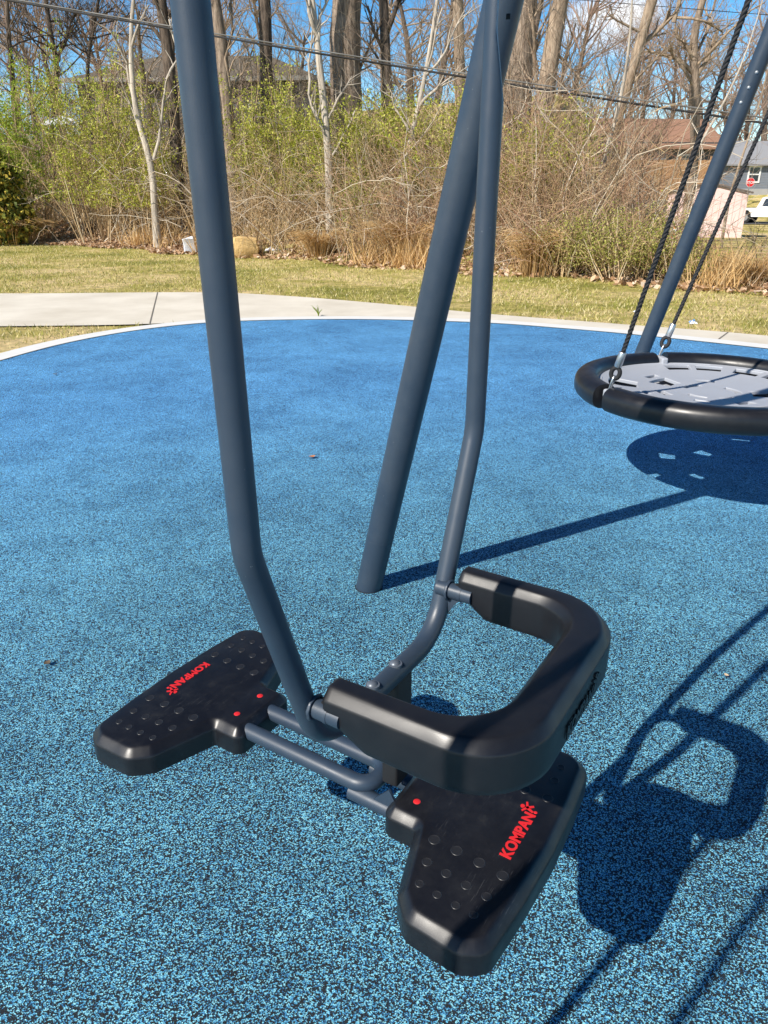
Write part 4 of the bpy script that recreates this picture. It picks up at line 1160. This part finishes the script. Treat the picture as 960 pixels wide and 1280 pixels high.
m_trim = M('white_trim', (.74, .74, .72), .6); m_glass = M('window_glass', (.03, .04, .05), .08, 0, .8)
m_shed = M('pink_boards', (.66, .47, .44), .8); n = NT(m_shed); n.col(n.mix(n.noise(n.coord(), 3, 5, .7), (.58, .40, .37), (.74, .56, .53)))
m_fence = M('weathered_fence', (.36, .19, .09), .85); n = NT(m_fence); n.col(n.mix(n.noise(n.coord(), 6, 5), (.28, .14, .06), (.44, .25, .12)))
m_found = M('foundation', (.34, .335, .33), .9)

def gable(m, x0, x1, y0, y1, z0, zr, over, thick=.14):
    """gable roof, ridge along x"""
    ym = (y0 + y1) / 2
    for s, ye in ((-1, y0 - over), (1, y1 + over)):
        sl = (zr - z0) / (ym - y0); ze = z0 - sl * over
        a = [(x0 - over, ye, ze), (x1 + over, ye, ze), (x1 + over, ym, zr), (x0 - over, ym, zr)]
        t = [(x, y, z + thick) for x, y, z in a]
        m.add(a + t, [(0, 1, 2, 3), (7, 6, 5, 4), (0, 4, 5, 1), (1, 5, 6, 2), (2, 6, 7, 3), (3, 7, 4, 0)])
def hip(m, x0, x1, y0, y1, z0, zr, over, run):
    a = [(x0 - over, y0 - over, z0), (x1 + over, y0 - over, z0), (x1 + over, y1 + over, z0), (x0 - over, y1 + over, z0)]
    ym = (y0 + y1) / 2
    m.add(a + [(x0 + run, ym, zr), (x1 - run, ym, zr)], [(0, 1, 5, 4), (1, 2, 5), (2, 3, 4, 5), (3, 0, 4), (3, 2, 1, 0)])
def window(parent, x, y, z, w, h, fr=.09):
    m = MB()
    for c, s in (((x, y - .03, z + h / 2 + fr / 2), (w + 2 * fr, .08, fr)), ((x, y - .03, z - h / 2 - fr / 2), (w + 2 * fr, .10, fr)), ((x - w / 2 - fr / 2, y - .03, z), (fr, .08, h)), ((x + w / 2 + fr / 2, y - .03, z), (fr, .08, h)), ((x, y - .025, z), (w, .05, fr * .7))): m.box(c, s)
    f = m.build('window', m_trim, parent); g = MB(); g.box((x, y - .008, z), (w, .02, h)); g.build('pane', m_glass, f)

# left house behind the trees
hl = thing('house', 'low grey house with brown shingle roof and long pale gutter behind the thicket', 'house', (-9.9, 44, 2.0), R(-4))
m = MB(); m.box((0, 4, 2.0), (12.4, 8, 5.4)); m.build('wall', m_wallgrey, hl)
m = MB(); hip(m, -6.2, 6.2, 0, 8, 4.70, 6.35, .55, 3.0); rf = m.build('roof', m_shingle, hl)
m = MB(); m.box((0, -.60, 4.66), (13.6, .12, .20)); m.build('gutter', M('weathered_gutter', (.26, .25, .23), .6), hl)
for x in (-3.4, 3.4): window(hl, x, 0, 3.0, 1.0, 1.2, .05)

# brick red roofed house
hr = thing('house', 'dark house with brick red roof behind brambles', 'house', (19.6, 60, 1.0), R(6))
m = MB(); m.box((0, 4, 1.0), (10.5, 8, 5.6)); m.build('wall', m_walldark, hr)
m = MB(); gable(m, -5.2, 5.2, 0, 8, 3.55, 5.5, .5); m.build('roof', m_redroof, hr)
m = MB(); m.box((-3.6, -.05, 1.9), (.7, .3, 3.4)); m.build('post', M('orange_brick', (.46, .24, .12), .9), hr)
for x in (-1.4, 2.6): window(hr, x, 0, 2.3, 1.2, 1.2)
m = MB(); m.box((.6, -.04, 2.2), (1.0, .06, 2.0)); m.build('panel', m_wallblue, hr)
# grey house at the right edge
hg = thing('house', 'blue grey house with white framed windows beside the stop sign', 'house', (37.6, 77, 1.6), R(3))
m = MB(); m.box((0, 4, .8), (13, 8, 3.2)); m.build('wall', m_wallblue, hg)
m = MB(); m.box((0, 3.99, -.6), (13.06, 8.06, 1.6)); m.build('foundation', m_found, hg)
m = MB(); gable(m, -6.5, 6.5, 0, 8, 2.4, 4.4, .45); m.build('roof', m_greyroof, hg)
for x in (-2.6, .8, 4.2): window(hg, x, 0, 1.45, .95, 1.2, .14)
m = MB(); m.box((-.9, -.35, .8), (.22, .22, 3.2)); m.build('post', m_trim, hg)
# pink shed
sp = spot(884, 282, 38)
sh = thing('shed', 'small pink plank shed with a dark low roof in the meadow on the right', 'shed', (sp[0] - .2, 38, float(height(sp[0], 38))), R(-24))
m = MB()
m.add([(-1.75, 0, -.2), (1.75, 0, -.2), (1.75, 0, 1.95), (0, 0, 2.35), (-1.75, 0, 1.95), (-1.75, 2.6, -.2), (1.75, 2.6, -.2), (1.75, 2.6, 1.95), (0, 2.6, 2.35), (-1.75, 2.6, 1.95)],
      [(0, 1, 2, 3, 4), (9, 8, 7, 6, 5), (0, 5, 6, 1), (1, 6, 7, 2), (4, 9, 5, 0)])
m.build('wall', m_shed, sh)
m = MB()
for s in (-1, 1):
    a = [(0, -.14, 2.37), (s * 1.95, -.14, 1.93), (s * 1.95, 2.74, 1.93), (0, 2.74, 2.37)]
    t = [(x, y, z + .07) for x, y, z in a]
    m.add(a + t, [(0, 1, 2, 3), (7, 6, 5, 4), (0, 4, 5, 1), (1, 5, 6, 2), (2, 6, 7, 3), (3, 7, 4, 0)])
m.build('roof', M('dark_roof', (.12, .095, .08), .9), sh)
m = MB()
for x in np.arange(-1.5, 1.6, .3): m.box((x, -.004, .88), (.018, .012, 2.1))
m.build('board_joints', M('dark_joint', (.40, .27, .25), .9), sh)  # thin darker pink strips along the board joints
# wooden fence in front of the red roofed house
fx = spot(824, 222, 50)
fe = thing('wooden_fence', 'orange brown plank fence below the brick red roof', 'fence', (fx[0], 50, fx[2] - 1.3), R(5))
m = MB()
for q in range(38): m.box((-3.3 + q * .178, 0, 1.15), (.165, .03, 2.3 - .05 * (q % 2)))
m.build('planks', m_fence, fe)
m = MB()
for z in (.5, 1.9): m.box((0, .05, z), (6.8, .06, .10))
m.build('rail', m_fence, fe)
for x in (-3.2, -1, 1.2, 3.2): m = MB(); m.box((x, .09, .5), (.12, .12, 4.0)); m.build('post', m_fence, fe)
# orange and white cone shaped thing by the shed
p = spot(845, 279, 36); o = thing('traffic_cone', 'orange and white cone beside the pink shed', 'cone', (p[0], 36, float(height(p[0], 36))))
m = MB(); m.tube([(0, 0, .03), (0, 0, .25)], [.17, .12], 14); m.tube([(0, 0, .40), (0, 0, .62)], [.085, .03], 14); m.box((0, 0, .02), (.42, .42, .04)); m.build('cone_body', m_orange, o, 40)
m = MB(); m.tube([(0, 0, .25), (0, 0, .40)], [.122, .087], 14); m.build('white_band', m_trim, o, 40)

# pickup truck
tk = thing('pickup_truck', 'white crew cab pickup truck parked beyond the meadow at the right edge', 'truck', (29.3, 60, float(height(29.3, 60)) + .02), R(-42))
m_paint = M('white_paint', (.78, .78, .77), .25); m_tyre = M('tyre', (.012, .012, .012), .8); m_trimd = M('dark_trim', (.03, .03, .03), .5)
prof = [(-2.75, .55), (-2.8, 1.05), (-1.05, 1.08), (-.98, 1.10), (-.72, 1.78), (-.5, 1.84), (.75, 1.84), (1.0, 1.76), (1.62, 1.14), (2.62, 1.02), (2.8, .90), (2.82, .50), (2.32, .48), (2.25, .74), (2.02, .92), (1.72, .92), (1.48, .74), (1.42, .46), (-1.28, .46), (-1.34, .74), (-1.56, .92), (-1.86, .92), (-2.10, .74), (-2.17, .52)]
m = MB(); k = len(prof)
vs = []
for y, ins in ((-.93, .03), (-.88, 0), (.88, 0), (.93, .03)):
    for x, z in prof:
        t = max(0, z - 1.1) * .22
        vs.append((x * (1 - ins * .2), (abs(y) - t) * (1 if y > 0 else -1), z))
fs = [tuple(range(k)), tuple(range(4 * k - 1, 3 * k - 1, -1))]
for r_ in range(3): fs += [(r_ * k + i, (r_ + 1) * k + i, (r_ + 1) * k + (i + 1) % k, r_ * k + (i + 1) % k) for i in range(k)]
m.add(vs, fs); body = m.build('body', m_paint, tk, 30)
for s in (-1, 1):
    for a in ([(-.62, 1.2), (-.48, 1.72), (.02, 1.74), (.02, 1.18)], [(.12, 1.18), (.12, 1.74), (.78, 1.74), (1.28, 1.2)]):
        m = MB(); pts = [(x, s * (.935 - max(0, z - 1.1) * .22), z) for x, z in a]; in_ = [(x, y - s * .02, z) for x, y, z in pts]
        m.add(pts + in_, [(0, 1, 2, 3), (7, 6, 5, 4)] + [(i, 4 + i, 4 + (i + 1) % 4, (i + 1) % 4) for i in range(4)]); m.build('window', m_glass, tk)
    for x in (-1.71, 1.87):
        m = MB(); m.tube([(x, s * .66, .40), (x, s * .92, .40)], .40, 22); w = m.build('wheel', m_tyre, tk, 40)
        m = MB(); m.tube([(x, s * .90, .40), (x, s * .935, .40)], .23, 16); m.build('rim', m_zinc, w, 40)
    m = MB(); m.box((-.02, s * .936, 1.02), (.16, .02, .04)); m.build('handle', m_trimd, tk)
    m = MB(); m.box((2.77, s * .68, .82), (.10, .36, .16)); m.build('headlight', m_glass, tk)
    m = MB(); m.box((-2.78, s * .80, .86), (.06, .16, .34)); m.build('tail_light', m_red, tk)
m = MB(); m.box((-1.9, 0, 1.03), (1.55, 1.5, .10)); m.build('bed', m_trimd, tk)
# stop sign
p = spot(938, 228, 72); gz = float(height(p[0], 72))
ss = thing('stop_sign', 'red octagonal stop sign on a post beyond the white truck', 'sign', (p[0], 72, gz), 0)
zc = p[2] - gz
m = MB(); m.box((0, .05, zc / 2 + .1), (.06, .06, zc + .4)); m.build('post', m_zinc, ss)
def octo(r, y0, y1):
    m = MB(); a = (np.arange(8) + .5) * PI / 4
    m.add([(r * math.cos(t), y0, zc + r * math.sin(t)) for t in a] + [(r * math.cos(t), y1, zc + r * math.sin(t)) for t in a], [tuple(range(8)), tuple(range(15, 7, -1))] + [(i, 8 + i, 8 + (i + 1) % 8, (i + 1) % 8) for i in range(8)])
    return m
octo(.40, 0, .015).build('rim', m_trim, ss); octo(.375, -.006, -.001).build('panel', m_red, ss)
tm = text_mesh('lettering', 'STOP', .30, 0, .006); lo = bpy.data.objects.new('lettering', tm); C.objects.link(lo); tm.materials.append(m_trim); lo.parent = ss
lo.location = (-.345, -.012, zc - .105); lo.rotation_euler = (PI / 2, 0, 0)
# street beyond the meadow
m = MB()
xs = np.linspace(14, 90, 60)
m.add([(x, 57.5 - .2 * (x - 30), float(height(x, 57.5 - .2 * (x - 30))) + .03) for x in xs] + [(x, 64 - .2 * (x - 30), float(height(x, 64 - .2 * (x - 30))) + .03) for x in xs], [(i, i + 1, 61 + i, 60 + i) for i in range(59)])
struct(m.build('street', M('asphalt', (.075, .074, .072), .9)))

# overhead cables
m_cable = M('cable', (.018, .017, .017), .8); m_cablep = M('cable_pale', (.14, .135, .125), .6)
def cable(label, pts, r, mat):
    P_ = np.array([spot(u_, v_, Y_) for u_, v_, Y_ in pts]); 
    d0 = P_[0] - P_[1]; d1 = P_[-1] - P_[-2]
    P_ = np.vstack([P_[0] + d0 * 3, P_, P_[-1] + d1 * 3]); t = np.linspace(0, 1, len(P_)); tt = np.linspace(0, 1, 120)
    co_ = [np.polyfit(P_[:, 0], P_[:, a], 2) for a in (1, 2)]
    x = np.linspace(P_[0, 0], P_[-1, 0], 120)
    q = np.column_stack([x, np.polyval(co_[0], x), np.polyval(co_[1], x)])
    m = MB(); m.tube(q, r, 6); o = m.build('overhead_cable', mat, None, 60); return tag(o, label, 'cable')
cable('upper strand of the paired overhead cables crossing in front of the trees', [(0, -7, 17), (213, 32.5, 16.2), (320, 52, 15.8), (569, 91.5, 15), (637, 103, 14.8), (877, 134, 14.2), (960, 146, 14)], .013, m_cablep)
cable('lower dark strand of the paired overhead cables crossing in front of the trees', [(0, -4, 17), (213, 35.5, 16.2), (320, 55, 15.8), (569, 95, 15), (637, 107, 14.8), (877, 142, 14.2), (960, 154, 14)], .019, m_cable)
cable('single thin overhead wire high at the top right', [(727, 0, 30), (830, 8.5, 29), (941, 17, 28)], .011, m_cable)

# ================================================================ light, sky
SUN_AZ, SUN_EL = R(43 + 180), R(39)
S = np.array([math.cos(SUN_AZ) * math.cos(SUN_EL), math.sin(SUN_AZ) * math.cos(SUN_EL), math.sin(SUN_EL)])
sl = bpy.data.lights.new('sun', 'SUN'); sl.energy = 5.0; sl.angle = R(.53); sl.color = (1.0, .94, .85)
so = bpy.data.objects.new('sun', sl); C.objects.link(so)
so.rotation_euler = Vector(-S).to_track_quat('-Z', 'Y').to_euler(); so.location = S * 60
wd = bpy.data.worlds.new('World'); scene.world = wd; wd.use_nodes = True
nt = wd.node_tree; bg = nt.nodes['Background']
sky = nt.nodes.new('ShaderNodeTexSky'); sky.sky_type = 'NISHITA'; sky.sun_disc = False
sky.sun_elevation = SUN_EL; sky.sun_rotation = math.atan2(S[0], S[1]) % (2 * PI)
sky.altitude = 200; sky.air_density = 1.0; sky.dust_density = .3; sky.ozone_density = 3.0
# a few thin fair-weather clouds
tc = nt.nodes.new('ShaderNodeTexCoord'); mp = nt.nodes.new('ShaderNodeMapping'); mp.inputs['Scale'].default_value = (5.5, 5.5, 13); mp.inputs['Location'].default_value = (.3, .2, 0)
nz = nt.nodes.new('ShaderNodeTexNoise'); nz.inputs['Scale'].default_value = 1.0; nz.inputs['Detail'].default_value = 7; nz.inputs['Roughness'].default_value = .58
rp = nt.nodes.new('ShaderNodeValToRGB'); rp.color_ramp.elements[0].position = .63; rp.color_ramp.elements[0].color = (0, 0, 0, 1); rp.color_ramp.elements[1].position = .74; rp.color_ramp.elements[1].color = (.75, .75, .75, 1)
mx = nt.nodes.new('ShaderNodeMix'); mx.data_type = 'RGBA'
L = nt.links.new
L(tc.outputs['Generated'], mp.inputs['Vector']); L(mp.outputs[0], nz.inputs['Vector']); L(nz.outputs['Fac'], rp.inputs['Fac'])
hs = nt.nodes.new('ShaderNodeHueSaturation'); hs.inputs['Saturation'].default_value = 1.45; L(sky.outputs[0], hs.inputs['Color'])
sx = nt.nodes.new('ShaderNodeSeparateXYZ'); L(tc.outputs['Generated'], sx.inputs[0])
mr = nt.nodes.new('ShaderNodeMapRange'); mr.inputs[1].default_value = .10; mr.inputs[2].default_value = .55; mr.inputs[3].default_value = 2.3; mr.inputs[4].default_value = .85
L(sx.outputs['Z'], mr.inputs[0]); L(mr.outputs[0], hs.inputs['Value'])
cdir = ray(768, 26); cdir = cdir / np.linalg.norm(cdir)
vs_ = nt.nodes.new('ShaderNodeVectorMath'); vs_.operation = 'SUBTRACT'; L(tc.outputs['Generated'], vs_.inputs[0]); vs_.inputs[1].default_value = tuple(cdir)
sc_n = nt.nodes.new('ShaderNodeVectorMath'); sc_n.operation = 'MULTIPLY'; L(vs_.outputs[0], sc_n.inputs[0]); sc_n.inputs[1].default_value = (1, 1, 2.0)
ln_ = nt.nodes.new('ShaderNodeVectorMath'); ln_.operation = 'LENGTH'; L(sc_n.outputs[0], ln_.inputs[0])
mb_ = nt.nodes.new('ShaderNodeMapRange'); mb_.inputs[1].default_value = .085; mb_.inputs[2].default_value = .01; L(ln_.outputs['Value'], mb_.inputs[0])
nz2 = nt.nodes.new('ShaderNodeTexNoise'); nz2.inputs['Scale'].default_value = 22; nz2.inputs['Detail'].default_value = 6; L(tc.outputs['Generated'], nz2.inputs['Vector'])
mm = nt.nodes.new('ShaderNodeMath'); mm.operation = 'MULTIPLY'; L(mb_.outputs[0], mm.inputs[0]); L(nz2.outputs['Fac'], mm.inputs[1])
ma = nt.nodes.new('ShaderNodeMath'); ma.operation = 'MULTIPLY_ADD'; ma.use_clamp = True; L(mm.outputs[0], ma.inputs[0]); ma.inputs[1].default_value = 3.2; ma.inputs[2].default_value = -.35
mxx = nt.nodes.new('ShaderNodeMath'); mxx.operation = 'MAXIMUM'; L(ma.outputs[0], mxx.inputs[0]); L(rp.outputs['Color'], mxx.inputs[1])
L(mxx.outputs[0], mx.inputs[0]); L(hs.outputs[0], mx.inputs[6]); mx.inputs[7].default_value = (14, 14.3, 14.8, 1)
L(mx.outputs[2], bg.inputs['Color']); bg.inputs['Strength'].default_value = .060

scene.render.engine = 'CYCLES'
scene.cycles.max_bounces = 6; scene.cycles.diffuse_bounces = 3; scene.cycles.glossy_bounces = 3; scene.cycles.transparent_max_bounces = 6
scene.cycles.use_denoising = True
scene.view_settings.view_transform = 'Standard'; scene.view_settings.look = 'None'
scene.view_settings.exposure = .55; scene.view_settings.gamma = 1
